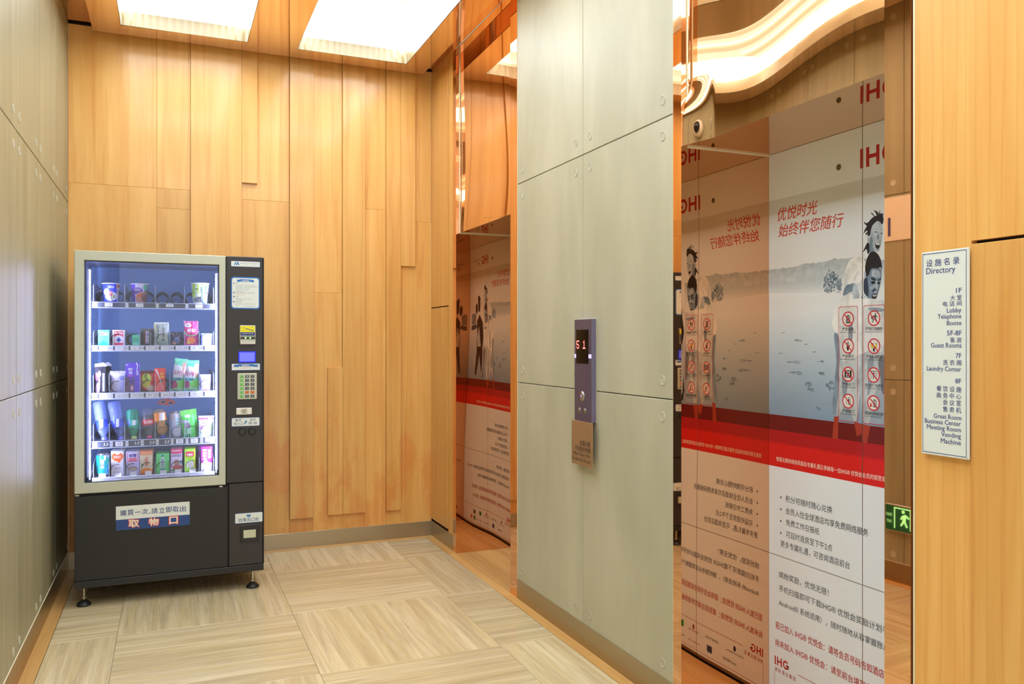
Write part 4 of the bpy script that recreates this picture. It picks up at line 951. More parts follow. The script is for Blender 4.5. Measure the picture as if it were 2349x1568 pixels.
# logo plate
lp = decal(rrect(.3202, .4781, .8329+1.0, .8647+1.0, .004), 'maker_plate', M['blue'], .0001)
decal(rrect(.3218, .4768, 1.8345, 1.8632, .003), 'plate_white', M['sticker_white'], .0003, lp)
for pts in ([(.336, 1.842), (.345, 1.860), (.349, 1.860), (.343, 1.842)], [(.346, 1.842), (.355, 1.860), (.359, 1.860), (.353, 1.842)], [(.3565, 1.851), (.359, 1.860), (.366, 1.842), (.359, 1.842)]):
    decal(pts, 'logo_bar', M['blue'], .0005, lp)
label_text('自动售货机科技有限公司', .3705, .4725, 1.8495, 1.8565, M['greyink'], .0005, lp, '国'); label_text('W W W . C O M', .384, .455, 1.8410, 1.8445, M['greyink'], .0005, lp, 'H')
# instructions
ip = decal(rrect(.3206, .4760, 1.5945, 1.7759, .016), 'instruction_plate', M['blue'], .0001)
decal(rrect(.3262, .4704, 1.6010, 1.7690, .012), 'plate_white', M['sticker_white'], .0003, ip)
def ribbon(par, a0, a1, b0, b1, d):
    w = a1-a0
    decal([(a0, b1-.002), (a0+w*.20, b1-.002), (a0+w*.23, b0), (a0, b0), (a0+w*.055, (b0+b1)/2)], 'ribbon_tail', M['blue'], d, par)
    decal([(a1, b1-.002), (a1-w*.20, b1-.002), (a1-w*.23, b0), (a1, b0), (a1-w*.055, (b0+b1)/2)], 'ribbon_tail', M['blue'], d, par)
    decal([(a0+w*.18, b1+.001), (a1-w*.18, b1+.001), (a1-w*.25, b0+.002), (a0+w*.25, b0+.002)], 'ribbon', M['blue'], d+.0002, par)
ribbon(ip, .3504, .4473, 1.7475, 1.7620, .0005)
label_text('操作说明', .382, .4165, 1.7510, 1.7595, M['tagwhite'], .0009, ip, '国', .01)
zz = 1.7391
for num, ttl, wd, ls, zt0 in (('1', '投币', .015, (.105, .118, .074, .068, .044), 1.7391), ('2', '选定商品并输入对应货号。', .104, (.05,), 1.6863), ('3', '取货', .016, (.085, .05), 1.6636), ('4', '退币找零', .034, (.104, .012), 1.6345)):
    decal(ellipse(.3362, zt0, .0042, .0050, 14), 'bullet', M['deepblue'], .0005, ip)
    label_text(num, .3350, .3372, zt0-.003, zt0+.003, M['tagwhite'], .0007, ip, 'H', .02)
    label_text(ttl, .3450, .3450+wd, zt0-.0038, zt0+.0035, M['greyink'], .0005, ip, '国')
    for q, L in enumerate(ls):
        body = '请将硬币逐枚投入口并确认金额后再按键选择货品然后取出'[:max(3, int(L/.0052))]
        label_text(body, .3452, .3452+L, zt0-.0140-q*.0085, zt0-.0095-q*.0085, ink('#d58a70') if num == '2' else M['greyink'], .0005, ip, '国')
label_text('自动售货科技有限公司', .392, .458, 1.6075, 1.6115, M['greyink'], .0005, ip, '国')
# note acceptor
MB().cbox(.3655, .4535, VY-.012, VY, 1.3935, 1.5020, .003).build('note_acceptor', M['chrome'], vm)
na = decal(rect(.3700, .4485, 1.4635, 1.4985), 'acceptor_yellow', ink('#efe21f'), .0105)
decal([(.396, 1.487), (.443, 1.4745), (.441, 1.4685), (.396, 1.480)], 'banknote_print', ink('#8c9077'), .0107, na)
label_text('10元 20元', .3730, .3940, 1.4860, 1.4910, M['deepblue'], .0107, na, '国'); label_text('5元 1元', .3730, .3930, 1.4700, 1.4745, M['deepblue'], .0107, na, '国'); label_text('M.T', .4270, .4420, 1.4890, 1.4940, M['deepblue'], .0107, na)
nb = decal(rect(.3700, .4485, 1.4425, 1.4630), 'acceptor_blue', ink('#31446f'), .0105)
label_text('◀ 请放入纸币 ▶', .3790, .4400, 1.4520, 1.4580, M['tagwhite'], .0107, nb, '国')
MB().cbox(.3665, .4530, VY-.0150, VY-.011, 1.4395, 1.4425, .001).build('acceptor_ridge', M['chrome'], vm)
decal(rect(.3700, .4500, 1.4210, 1.4385), 'acceptor_dark', ink('#4d4a45'), .0105)
for a in (.398, .4230):
    decal([(a-.005, 1.4345), (a+.005, 1.4345), (a+.001, 1.4245), (a-.001, 1.4245)], 'green_arrow', M['green_led'], .0108)
MB().cbox(.3685, .4520, VY-.0165, VY-.011, 1.3960, 1.4200, .002).build('note_mouth', M['chrome'], vm)
decal(rect(.3735, .4480, 1.4130, 1.4150), 'note_slot', M['gasket'], .0150); decal(rect(.3770, .4450, 1.4060, 1.4075), 'note_slot', M['gasket'], .0150)
# display
lc = MB().cbox(.3610, .4535, VY-.0035, VY, 1.2915, 1.3540, .003).build('display', M['lcd_glow'], vm)
decal(rrect(.3665, .4480, 1.2975, 1.3480, .003), 'screen', M['lcd'], .0022, lc)
label_text('欢迎使用自动售货机', .3720, .4420, 1.3230, 1.3300, ink('#8d93e8'), .0024, lc, '国'); label_text('请选择您的货品', .3760, .4380, 1.3050, 1.3110, ink('#8d93e8'), .0024, lc, '国')
# notice under the display
npl = decal(rrect(.3235, .4781, 1.2469, 1.2855, .004), 'notice_plate', M['blue'], .0001); decal(rrect(.3252, .4764, 1.2486, 1.2838, .003), 'plate_white', M['sticker_white'], .0003, npl)
ribbon(npl, .3320, .4700, 1.2665, 1.2810, .0005)
label_text('温馨提示', .3760, .4230, 1.2705, 1.2790, M['tagwhite'], .0009, npl, '国', .01); label_text('如遇故障请拨打服务电话', .3680, .4330, 1.2580, 1.2620, ink('#df8074'), .0005, npl, '国')
# keypad
kp = MB().cbox(.3548, .4602, VY-.006, VY, 1.0828, 1.2311, .003).build('keypad', M['vm_frame'], vm)
KEYS = ['A15', 'B26', 'C37', 'D48', 'E', 'F09']
for r in range(6):
    zc = 1.2122 - r*.02245
    for c, xc in enumerate((.3776, .4068, .4360)):
        col = '#7fc96a' if c == 0 else ('#d9743a' if r == 4 else '#4a4f58')
        kb = MB().cbox(xc-.0103, xc+.0103, VY-.0085, VY-.005, zc-.0075, zc+.0075, .001).build('key', plain('key', col, .45), kp)
        ch = KEYS[r][c] if len(KEYS[r]) > c else '↑↓'[c-1]
        label_text(ch, xc-.0028, xc+.0028, zc-.004, zc+.004, ink('#3c5a34' if c == 0 else '#c9ccd0' if r != 4 else '#40302a'), .0067, kb, None if ch in '↑↓' else 'H', .01)
# card window
MB().cbox(.3460, .4343, VY-.010, VY, .9960, 1.0347, .003).build('latch_plate', M['chrome'], vm)
decal(rect(.3725, .4080, 1.0010, 1.0300), 'latch_centre', plain('latch_satin', '#bdb8aa', .4, .8), .0083)
m = MB(); m.loop(ellipse(.3900, 1.0150, .0095, .0105, 24), ellipse(.3900, 1.0150, .0082, .0092, 24), fmap, .0086); m.loop(ellipse(.3900, 1.0150, .0060, .0070, 24), ellipse(.3900, 1.0150, .0046, .0055, 24), fmap, .0086); m.build('latch_mark', ink('#5c594f'), vm); vm.children[-1]['kind'] = 'stuff'
# coin label, slot and return button
cl = decal(rrect(.3235, .4760, .9301, .9792, .007), 'coin_label', M['blue'], .0001); decal(rrect(.3252, .4743, .9318, .9775, .006), 'plate_white', M['sticker_white'], .0003, cl)
label_text('硬币', .3430, .3760, .9580, .9720, M['deepblue'], .0005, cl, '国', .008); label_text('投入口', .3365, .3870, .9390, .9530, M['deepblue'], .0005, cl, '国', .008)
label_text('退币', .4220, .4540, .9580, .9720, M['deepblue'], .0005, cl, '国', .008); label_text('按 钮', .4150, .4610, .9390, .9530, M['deepblue'], .0005, cl, '国', .008)
decal([(.391, .942), (.399, .942), (.404, .953), (.409, .951), (.403, .964), (.392, .957), (.397, .956)], 'arrow', ink('#4d86b8'), .0005, cl)
for c, ac in ((.3808, 0), (.4336, 1)):
    m = MB(); m.smooth = True; p = Vector((c, VY-.001, .8995))
    m.tube(m.ring(p, (0, 1, 0), .0195, 28), .0024, 6, True); rim = m.build('coin_slot' if not ac else 'return_button', M['vm_black'], vm)
    m = MB(); m.cyl((c, VY-.001, .8995), (c, VY-.006, .8995), .0185, .016, 28); pl = m.build('face_disc', plain('slot_face', '#3b3a38', .25, .7), rim)
    if not ac: decal(rect(c-.0014, c+.0014, .8850, .9140), 'slit', M['gasket'], .0045, rim)
    else:
        m = MB(); m.cyl((c, VY-.006, .8995), (c, VY-.010, .8995), .009, .008, 20); m.build('plunger', M['vm_black2'], rim)
# change outlet
hl = decal(rrect(.3418, .4928, .3807, .4384, .006), 'change_label', M['blue'], -.0030); decal(rrect(.3436, .4910, .3826, .4365, .005), 'plate_white', M['sticker_white'], -.0028, hl)
label_text('找零出口处', .3607, .4725, .3880, .4080, M['deepblue'], -.0026, hl, '国', .01)
decal([(.405, .428), (.427, .428), (.427, .421), (.432, .421), (.416, .411), (.400, .421), (.405, .421)], 'arrow', ink('#4d86b8'), -.0026, hl)
MB().cbox(.3700, .4725, VY-.0015, VY+.01, .2690, .3688, .002).build('change_frame', M['vm_black'], vm)
decal(rect(.3877, .4547, .2950, .3410), 'change_window', plain('flap_clear', '#c7c7a9', .2), .0003); decal(rect(.3877, .4547, .2930, .2965), 'flap_edge', ink('#3d4643'), .0005)
# feet
for x, y in ((-.4205, 4.900), (.4420, 4.890), (-.4205, 5.54), (.4420, 5.54)):
    ft = MB().cyl((x, y, .018), (x, y, VZ0+.002), .0065, .0065, 12).build('foot', M['chrome'], vm)
    MB().cyl((x, y, .040), (x, y, .047), .0125, .0125, 6).build('nut', M['chrome'], ft)
    m = MB(); m.smooth = True; m.lathe([(.036, 0), (.036, .006), (.033, .012), (.022, .022), (.010, .030), (.008, .032)], 28, (x, y, 0)); m.build('foot_pad', plain('foot_rubber', '#20211f', .45), ft)

# strip lights
for x, sgn in ((-.4000, 1), (.2530, -1)):
    st = MB().cbox(x-.006, x+.006, 4.905, 4.920, .680, 1.800, .002).build('light_strip', M['tray'], vm)
    m = MB(); z = .69
    while z < 1.79:
        m.box(min(x+sgn*.0062, x+sgn*.0105), max(x+sgn*.0062, x+sgn*.0105), 4.9055, 4.9130, z, z+.0062); z += .0118
    b = m.build('led_beads', M['led'], st); b['kind'] = 'stuff'

# trays, strips, dividers, coils
SHELF = {'A': (1.6215, 1.5979), 'B': (1.3859, 1.3623), 'C': (1.1280, 1.1007), 'D': (.8665, .8368), 'E': (.6720, .6530)}
SL = [-.3782+.0764*q for q in range(9)]
helix = [(.031*math.cos(2*math.pi*t/20+1.2), -.001+.062*t/20, .031*math.sin(2*math.pi*t/20+1.2)) for t in range(0, 20*6+1)]
m = MB(); m.smooth = True; m.tube(helix, .0016, 5); COIL = m.mesh('coil', M['coil'])
def shelf(row):
    zt, zb = SHELF[row]
    sh = MB().cbox(SL[0]-.006, SL[8]+.006, 4.932, 5.44, zt-.006, zt-.002, .001).build('tray', M['tray'], vm)
    dark = row in 'AD'
    MB().cbox(SL[0]-.006, SL[8]+.006, 4.926, 4.931, zb-.003, zt+.001, .001).build('front_strip', M['strip_white'] if row in 'BCE' else M['insert'], sh)
    if row != 'E':
        MB().cbox(SL[0]-.008, SL[8]+.008, 4.923, 4.931, zb-.0065, zb-.0025, .001).build('strip_lip', M['tray'], sh)
        MB().cbox(SL[0]-.008, SL[8]+.008, 4.923, 4.931, zt+.001, zt+.0032, .0006).build('strip_lip', M['tray'], sh)
    hgt = {'A': .108, 'B': .086, 'C': .112, 'D': .105, 'E': .085}[row]
    for q in (range(0, 9, 2) if row == 'A' else range(9)):
        m = MB(); x = SL[q]
        m.sheet([(4.935, zt), (5.43, zt), (5.43, zt+hgt), (5.02, zt+hgt), (4.935, zt+hgt*.86)], lambda a, b, d: (x+d, a, b), -.0009, .0009)
        m.build('divider', M['tray'], sh)
    for s, x in ((-1, SL[0]-.020), (1, SL[8]+.012)):
        MB().cbox(x-.003, x+.006, 4.935, 5.43, zt-.012, zt+.016, .002).build('runner', M['tray'], sh)
        MB().cbox(x-.002, x+.005, 4.925, 4.935, zt-.010, zt+.10, .001).build('bracket', M['tray'], sh)
    for q in range(8):
        link('coil', COIL, sh, Matrix.Translation(((SL[q]+SL[q+1])/2, 4.945, zt+.0345)))
    return sh
SH = {r: shelf(r) for r in 'ABCDE'}
PR = {'A': ['3.0', '3.0', '3.0', '5.0'], 'B': '12.0 8.0 6.0 8.0 12.0 6.0 8.0 20.0'.split(), 'C': '15.0 10.0 15.0 8.0 10.0 10.0 10.0 3.0'.split(), 'D': '5.0 5.0 5.0 5.0 5.0 8.0 5.0 3.0'.split()}
smap = lambda a, b, d=0.0: (a, 4.9258-d, b)
for row, pr in PR.items():
    zt, zb = SHELF[row]; st = .0764*(2 if row == 'A' else 1)
    for q, p in enumerate(pr):
        x = SL[0] + st*q + .004
        b0, b1 = zb+.0005, zt-.0015
        tg = decal(rect(x, x+.0155, b0, b1), 'code_tag', M['tagwhite'], .0003, SH[row], smap)
        label_text('%s%d' % (row, q+1), x+.0018, x+.0140, b0+.005, b1-.005, M['tagink'], .0006, tg, 'H', .01, mp=smap)
        if row == 'D' and q in (0, 2, 3, 4):
            label_text(p, x+.045, x+.068, b0+.0055, b1-.0055, M['tagwhite'], .0006, SH[row], '5', .01, .15, 'price_numeral', smap)
            continue
        if row in 'BC': decal(rect(x+.0165, x+.0245, b0, b1), 'strip_gap', M['insert'], .0002, SH[row], smap)
        px = x + (.052 if row == 'A' else .027); pw = .038
        small = p in ('3.0', '6.0', '10.0') and not (row == 'A' and q < 2) and not (row == 'C' and q > 3)
        pg = decal(rect(px, px+pw, b0+(.004 if small else .001), b1-.001), 'price_tag', M['tagwhite'], .0004, SH[row], smap)
        label_text(p, px+.012, px+.012+.0055*len(p), b0+.0075, b1-.0065, M['tagink'], .0007, pg, '5', 0, mp=smap)
for q in range(8):
    xc = (SL[q]+SL[q+1])/2 + .004
    m = MB(); m.add([(xc-.017, 4.958, .690), (xc+.017, 4.958, .690), (xc+.017, 4.925, .6555), (xc-.017, 4.925, .6555), (xc-.017, 4.961, .688), (xc+.017, 4.961, .688), (xc+.017, 4.928, .6535), (xc-.017, 4.928, .6535)],
                    [(0, 1, 2, 3), (7, 6, 5, 4), (0, 4, 5, 1), (1, 5, 6, 2), (2, 6, 7, 3), (3, 7, 4, 0)]); m.build('price_flap', M['tagwhite'], SH['E'])
# small star sticker on the inside of the pane
m = MB(); star = []
for q in range(22):
    a = 2*math.pi*q/22; r = 1.0 if q % 2 else .70
    star.append((-.0130+.054*r*math.cos(a), 1.0755+.019*r*math.sin(a)*(1.35 if .9 < a < 2.2 else 1)))
ss = MB().sheet(star, lambda a, b, d=0: (a, VY+.0150, b)).build('star_sticker', ink('#c84a5e'), vm)
for a, b in ((-.030, 1.078), (.006, 1.072)):
    MB().sheet(ellipse(a, b, .0110, .0088, 18), lambda a, b, d=0: (a, VY+.0147, b)).build('sticker_dot', ink('#e9ebf3'), ss)
    MB().sheet(ellipse(a, b, .0096, .0075, 18), lambda a, b, d=0: (a, VY+.0144, b)).build('sticker_dot', M['deepblue'], ss)
# ================================================================== THE GOODS IN THE MACHINE
def pmat(name, base, shapes, rough=.35, spec=.5):
    """printed packaging: flat colour areas laid out over the pack's own front (0..1 across, 0..1 up)"""
    k = NT(name); tc = k.n('ShaderNodeTexCoord'); sp = k.n('ShaderNodeSeparateXYZ'); k.l(tc.outputs['Generated'], sp.inputs[0])
    X, Z = sp.outputs[0], sp.outputs[2]; c = None
    cur = lin(base)
    rgb = k.n('ShaderNodeRGB'); rgb.outputs[0].default_value = cur; c = rgb.outputs[0]
    for s in shapes:
        if s[0] == 'r':
            _, x0, x1, z0, z1, col = s
            dx = k.math('ABSOLUTE', k.math('SUBTRACT', X, (x0+x1)/2)); dz = k.math('ABSOLUTE', k.math('SUBTRACT', Z, (z0+z1)/2))
            f = k.math('MULTIPLY', k.math('LESS_THAN', dx, (x1-x0)/2), k.math('LESS_THAN', dz, (z1-z0)/2))
        elif s[0] == 'e':
            _, cx, cz, rx, rz, col = s
            dx = k.math('DIVIDE', k.math('SUBTRACT', X, cx), rx); dz = k.math('DIVIDE', k.math('SUBTRACT', Z, cz), rz)
            f = k.math('LESS_THAN', k.math('ADD', k.math('MULTIPLY', dx, dx), k.math('MULTIPLY', dz, dz)), 1.0)
        elif s[0] == 'n':                       # speckled print
            _, sc, th, col = s
            nz = k.noise(k.coords(), sc, 2); f = k.math('GREATER_THAN', nz, th)
        c = k.mix(f, c, col)
    k.color(c); k.set(Roughness=rough, Specular_IOR_Level=spec); return k.mat
def pet(name, c, dens=.35, rough=.08):
    k = NT(name); k.set(Base_Color=lin(c), Roughness=rough, Specular_IOR_Level=.6)
    tr = k.n('ShaderNodeBsdfTransparent'); tr.inputs[0].default_value = tuple(min(1, x*.5+.5) for x in lin(c)[:3]) + (1,)
    mx = k.n('ShaderNodeMixShader'); mx.inputs[0].default_value = dens
    k.l(tr.outputs[0], mx.inputs[1]); k.l(k.b.outputs[0], mx.inputs[2]); k.l(mx.outputs[0], k.t.nodes['Material Output'].inputs[0]); return k.mat
SLIVER = plain('crimp_foil', '#d9dbe2', .25, .7)
PF = 4.962                                       # front of the goods, just behind the first coil turn
ROWZ = {r: SHELF[r][0]-.0018 for r in 'ABCDE'}
ROWZ['E'] = .6712
GOODS = {}
def good(key, name, label, cat, group, y=PF):
    xc, w, z, h = PRODUCT_BOX[key]; z = ROWZ[key[0]]
    t = thing(name, (xc, y, z), label, cat, group); GOODS[key] = t
    return t, xc, w, z, h
def strokes(mb, a0, a1, b0, b1, mapf, d, n=3, seed=1, vertical=False):
    """tiny print too small to read: short bars"""
    rnd = random.Random(seed)
    for q in range(n):
        if vertical: x0, x1, y0, y1 = a0, a1, b0+(b1-b0)*q/n, b0+(b1-b0)*(q+.8)/n
        else: x0, x1, y0, y1 = a0+(a1-a0)*q/n, a0+(a1-a0)*(q+.8)/n, b0, b1
        for e in range(3):
            yy = y0+(y1-y0)*(e+rnd.random()*.3)/3; mb.sheet(rect(x0, x1, yy, yy+(y1-y0)*.16), mapf, d)
        xx = x0+(x1-x0)*(.25+.4*rnd.random()); mb.sheet(rect(xx, xx+(x1-x0)*.16, y0, y1), mapf, d)
def words(t, body, a0, a1, b0, b1, col, mp, d=.0006, ref=None, bold=0.0, shear=0.0, name='lettering'):
    m = MB(); text(m, body, a0, a1, b0, b1, mp, ref, None, bold, shear, d); return m.build(name, ink(col), t)
def bars(t, a0, a1, b0, b1, col, mp, n, seed, vertical=False, d=.0006):
    m = MB(); strokes(m, a0, a1, b0, b1, mp, d, n, seed, vertical); o = m.build('small_print', ink(col), t); o['kind'] = 'stuff'; return o
def xf(xc, z, tilt=0.0, lean=0.0, y=PF):
    return Matrix.Translation((xc, y, z)) @ Matrix.Rotation(tilt, 4, 'Y') @ Matrix.Rotation(-lean, 4, 'X')

# ---- cartons
def carton(key, label, mat, d=.045, group=None, cat='box', tilt=0.0, name='carton', top=None, wf=1.0, hf=1.0, turn=0.0):
    t, xc, w, z, h = good(key, name, label, cat, group); w *= wf; h *= hf
    Mx = xf(xc, z, tilt) @ Matrix.Rotation(turn, 4, 'Z')
    m = MB().cbox(-w/2, w/2, 0, d, 0, h, .0016); m.v = [tuple(Mx @ Vector(p)) for p in m.v]
    m.build('body', mat, t)
    mp = lambda a, b, e=0.0: tuple(Mx @ Vector((a*w/2, -e, b*h)))
    if top:
        q = MB().cbox(-w/2+.001, w/2-.001, .001, d-.001, h, h+.004, .001); q.v = [tuple(Mx @ Vector(p)) for p in q.v]; q.build('top_flap', top, t)
    return t, mp
G1 = 'boxed sweets and bags on the second shelf'; G2 = 'snacks on the third shelf'; G3 = 'drinks on the fourth shelf'; G4 = 'drink cartons on the bottom shelf'; G0 = 'noodle cups on the top shelf'
t, mp = carton('B1', 'flat teal box with dark green wave print at the left end of the second shelf', pmat('teal_box', '#5fe0c8', [('e', .5, 0, .55, .22, '#1d9c98'), ('e', .45, .26, .2, .08, '#2ba7a0'), ('r', .16, .84, .68, .84, '#c9d8a8')]), .02, G1)
bars(t, -.62, .62, .70, .82, '#d24a2c', mp, 4, 3); bars(t, -.5, .5, .53, .60, '#3c8f88', mp, 3, 4)
t, mp = carton('B2', 'playing card box with white border, red panels and blue spade', pmat('card_box', '#f0eaf0', [('r', .13, .87, .07, .93, '#e2234f'), ('r', .16, .84, .20, .58, '#efe9f2'), ('e', .5, .46, .37, .22, '#efe9f2')]), .02, G1)
words(t, 'Bin Wang', -.62, .62, .76, .90, '#f7eff3', mp, ref='H', bold=.03, shear=.1)
m = MB(); m.sheet([mp_ for mp_ in [(0, .58), (.10, .50), (.30, .42), (.36, .35), (.26, .30), (.08, .33), (.16, .24), (-.16, .24), (-.08, .33), (-.26, .30), (-.36, .35), (-.30, .42), (-.10, .50)]], mp, .0007); m.build('spade', ink('#3847a8'), t)
t, mp = carton('B3', 'small green box set back beside the playing cards', pmat('green_box', '#4fd3a0', [('r', 0, 1, 0, .35, '#6fe0c2'), ('r', .1, .9, .62, .70, '#2c9a72')]), .02, G1); bars(t, -.7, .7, .40, .52, '#2f6f72', mp, 3, 9)
t, mp = carton('B8', 'small lavender and white box at the right end of the second shelf', pmat('lav_box', '#cfcdf0', [('r', .0, .13, 0, 1, '#4a59c8'), ('r', 0, 1, .9, 1, '#8fc6e6')]), .04, G1); bars(t, -.1, .5, .14, .20, '#5560b8', mp, 4, 12)
t, mp = carton('C3', 'tall purple biscuit carton with brown glass picture', pmat('purple_box', '#5a2fc0', [('r', 0, .62, 0, .52, '#6a3a6c'), ('e', .40, .40, .17, .13, '#5b34b0'), ('e', .45, .16, .10, .09, '#d89ac0'), ('r', .18, .5, .54, .60, '#b02bd0')]), .03, G2, turn=0)
words(t, 'pejoy', -.62, -.02, .73, .84, '#f1e9fb', mp, bold=.03); words(t, '百醇', -.56, -.06, .62, .72, '#f1e9fb', mp, bold=.02); bars(t, -.95, -.6, .90, .96, '#efe4f8', mp, 2, 5)
m = MB(); m.sheet([(.44, 1.0), (.60, 1.0), (.74, .90), (.62, .74), (.60, .66), (.52, .66), (.54, .76), (.62, .89)], mp, .0006); m.build('swirl', ink('#efe6fa'), t); words(t, '百醇', .46, .84, .58, .72, '#efe6fa', mp)
t, mp = carton('C5', 'red juice carton with a white straw taped across its front', pmat('red_juice', '#ea2a2c', [('r', .90, 1, 0, 1, '#b81622'), ('e', .42, .22, .38, .17, '#ef5c63'), ('e', .58, .46, .16, .045, '#3b8a5a')]), .036, G2, tilt=.0, name='juice_carton', cat='drink carton', wf=.92)
words(t, '苹果', .02, .62, .70, .82, '#f4c22c', mp, bold=.02); words(t, '汁饮料', -.30, .74, .58, .69, '#f4c22c', mp, bold=.02)
m = MB(); m.smooth = True; m.tube([mp(a, b, .0032) for a, b in ((-.28, .68), (-.78, .93), (-.66, .96), (-.58, .93), (.70, .08))], .0021, 6); m.build('straw', ink('#f3f1f6'), t)
def drink(key, label, mat, **kw): return carton(key, label, mat, .040, G4, 'drink carton', name='drink_carton', **kw)
t, mp = drink('E2', 'white drink carton with orange badge, second from left on the bottom shelf', pmat('orange_badge', '#e6e3ec', [('e', .5, .76, .46, .17, '#ee6a2c'), ('e', .62, .60, .14, .07, '#ee6a2c'), ('e', .5, .90, .2, .06, '#f3ece8'), ('e', .5, .30, .30, .07, '#cfc8d2')])); bars(t, -.6, .6, .70, .80, '#f6efe9', mp, 4, 21); bars(t, -.6, .5, .14, .18, '#a9a3b8', mp, 5, 22)
t, mp = drink('E3', 'lavender porridge carton with pink shield label on the bottom shelf', pmat('lavender', '#c7bfe6', [('r', .1, .9, .56, .92, '#c8586e'), ('r', .15, .85, .60, .95, '#d9d2ec'), ('r', .2, .8, .60, .72, '#d56a86'), ('e', .5, .27, .36, .09, '#9c7d78'), ('e', .5, .25, .25, .05, '#b9a39c')])); words(t, '银鹭', -.55, .55, .74, .88, '#3c35a0', mp, bold=.02, shear=.15)
t, mp = drink('E4', 'cream and orange drink carton with red upright lettering on the bottom shelf', pmat('cream_orange', '#ecd9bd', [('r', 0, 1, .80, 1, '#f0a070'), ('r', 0, 1, .93, 1, '#ef7a4c'), ('e', .5, .10, .5, .17, '#f0842c'), ('r', 0, 1, 0, .05, '#e2592a'), ('e', .2, .40, .1, .04, '#3d9a5c')])); bars(t, -.25, .30, .36, .74, '#d8432c', mp, 4, 31, True)
t, mp = drink('E5', 'short green drink carton with a white bottle-shaped panel on the bottom shelf', pmat('green_drink', '#5fd47c', [('e', .5, .50, .2, .32, '#c9efd8'), ('r', .30, .70, .08, .14, '#1d7d6c'), ('e', .5, .20, .2, .07, '#3a9c92'), ('r', .42, .58, .84, .92, '#2b6cb0')]));  bars(t, -.22, .22, .30, .74, '#4a7fb4', mp, 4, 41, True)
t, mp = drink('E6', 'white drink carton with pink top on the bottom shelf', pmat('pink_top', '#d6cbe2', [('r', 0, 1, .84, 1, '#d83a72'), ('e', .5, .84, .55, .06, '#d83a72'), ('e', .5, .42, .26, .12, '#b58a86'), ('e', .55, .22, .45, .10, '#b9505a'), ('e', .3, .10, .3, .05, '#2f9a58'), ('r', .8, 1, .38, .5, '#3d87b0')])); bars(t, -.8, .8, .88, .94, '#f5e6ee', mp, 5, 51); bars(t, -.85, .85, .66, .76, '#3a3560', mp, 6, 52)
t, mp = drink('E7', 'lime green lemon tea carton with red label and lemon slice on the bottom shelf', pmat('lemon', '#a6dc3c', [('r', .12, .86, .66, .88, '#d02c50'), ('e', .54, .32, .40, .17, '#e7d9b8'), ('e', .50, .34, .35, .155, '#f1eee2'), ('e', .7, .15, .14, .03, '#2f9a3c'), ('r', .86, 1, 0, 1, '#c9cf3a')])); words(t, '柠檬茶', -.6, .52, .69, .79, '#f6e9ec', mp, bold=.03); bars(t, -.4, .5, .58, .62, '#3b8a3c', mp, 6, 61)
m = MB()
for q in range(8):
    a = q*math.pi/8; m.sheet([(.0+.62*math.cos(a)-.02, .34+.14*math.sin(a)), (.0+.62*math.cos(a)+.02, .34+.14*math.sin(a)), (-.62*math.cos(a)+.02, .34-.14*math.sin(a)), (-.62*math.cos(a)-.02, .34-.14*math.sin(a))], mp, .0006+.00002*q)
o = m.build('lemon_segments', ink('#c9cdbe'), t); o['kind'] = 'stuff'
t, mp = drink('E8', 'magenta drink carton with white lettering at the right end of the bottom shelf', pmat('magenta', '#b52ac0', [('r', .6, 1, .45, 1, '#d92a72'), ('e', .5, .14, .8, .22, '#e3e0f0'), ('e', .4, .40, .18, .07, '#e9d9f2')])); bars(t, -.75, .0, .46, .92, '#f2e6f6', mp, 4, 71, True); bars(t, .2, .75, .52, .90, '#f2e6f6', mp, 3, 72, True)

# ---- pouches and bags
def bag(key, label, mat, T=.018, group=None, name='snack_bag', tilt=0.0, crimp=None, crimp_h=.10, waist=.06, seed=1, cat='bag', wf=1.0, hf=1.0, bottom=True, y=PF, lift=0.0):
    t, xc, w, z, h = good(key, name, label, cat, group, y); w *= wf; h *= hf
    rnd = random.Random(seed); ph = [rnd.random()*6 for _ in range(6)]
    Mx = xf(xc, z+lift, tilt, .0, y)
    def half(u, v):
        e = max(0, 1-u*u)**.55 * max(0, math.sin(math.pi*min(1, max(0, (v-.03)/(1-.03-crimp_h*.9)))))**.5
        return T*e + .0008
    def wid(v): return w/2*(1-waist*math.sin(math.pi*v)**2*.6 + .01*math.sin(9*v+ph[0]))
    def wr(u, v): return .0013*(math.sin(11*u+5*v+ph[1])*math.sin(7*v+ph[2]) + .6*math.sin(17*u-9*v+ph[3]))*(1-u*u)
    m = MB(); m.smooth = True
    def F(s): 
        return lambda a, b: tuple(Mx @ Vector((wid(b)*(2*a-1), T+s*(half(2*a-1, b)+wr(2*a-1, b)*(1 if s < 0 else 0)), h*b)))
    m.grid(18, 22, F(-1)); m.grid(18, 22, F(1))
    o = m.build('pouch', mat, t)
    def mp(a, b, e=0.0):
        return tuple(Mx @ Vector((wid(b)*a, T-half(a, b)-wr(a, b)-.0009-e, h*b)))
    if crimp:
        q = MB(); n = 26
        q.grid(n, 1, lambda a, b: tuple(Mx @ Vector((wid(1)*(2*a-1)*1.02, T-.0014+(.0011 if int(a*n+.5) % 2 else -.0011), h*(1-crimp_h+b*(crimp_h+.01))))))
        q.grid(n, 1, lambda a, b: tuple(Mx @ Vector((wid(1)*(2*a-1)*1.02, T+.0016+(.0011 if int(a*n+.5) % 2 else -.0011), h*(1-crimp_h+b*(crimp_h+.01))))))
        q.build('crimped_seal', crimp, t)
    return t, mp
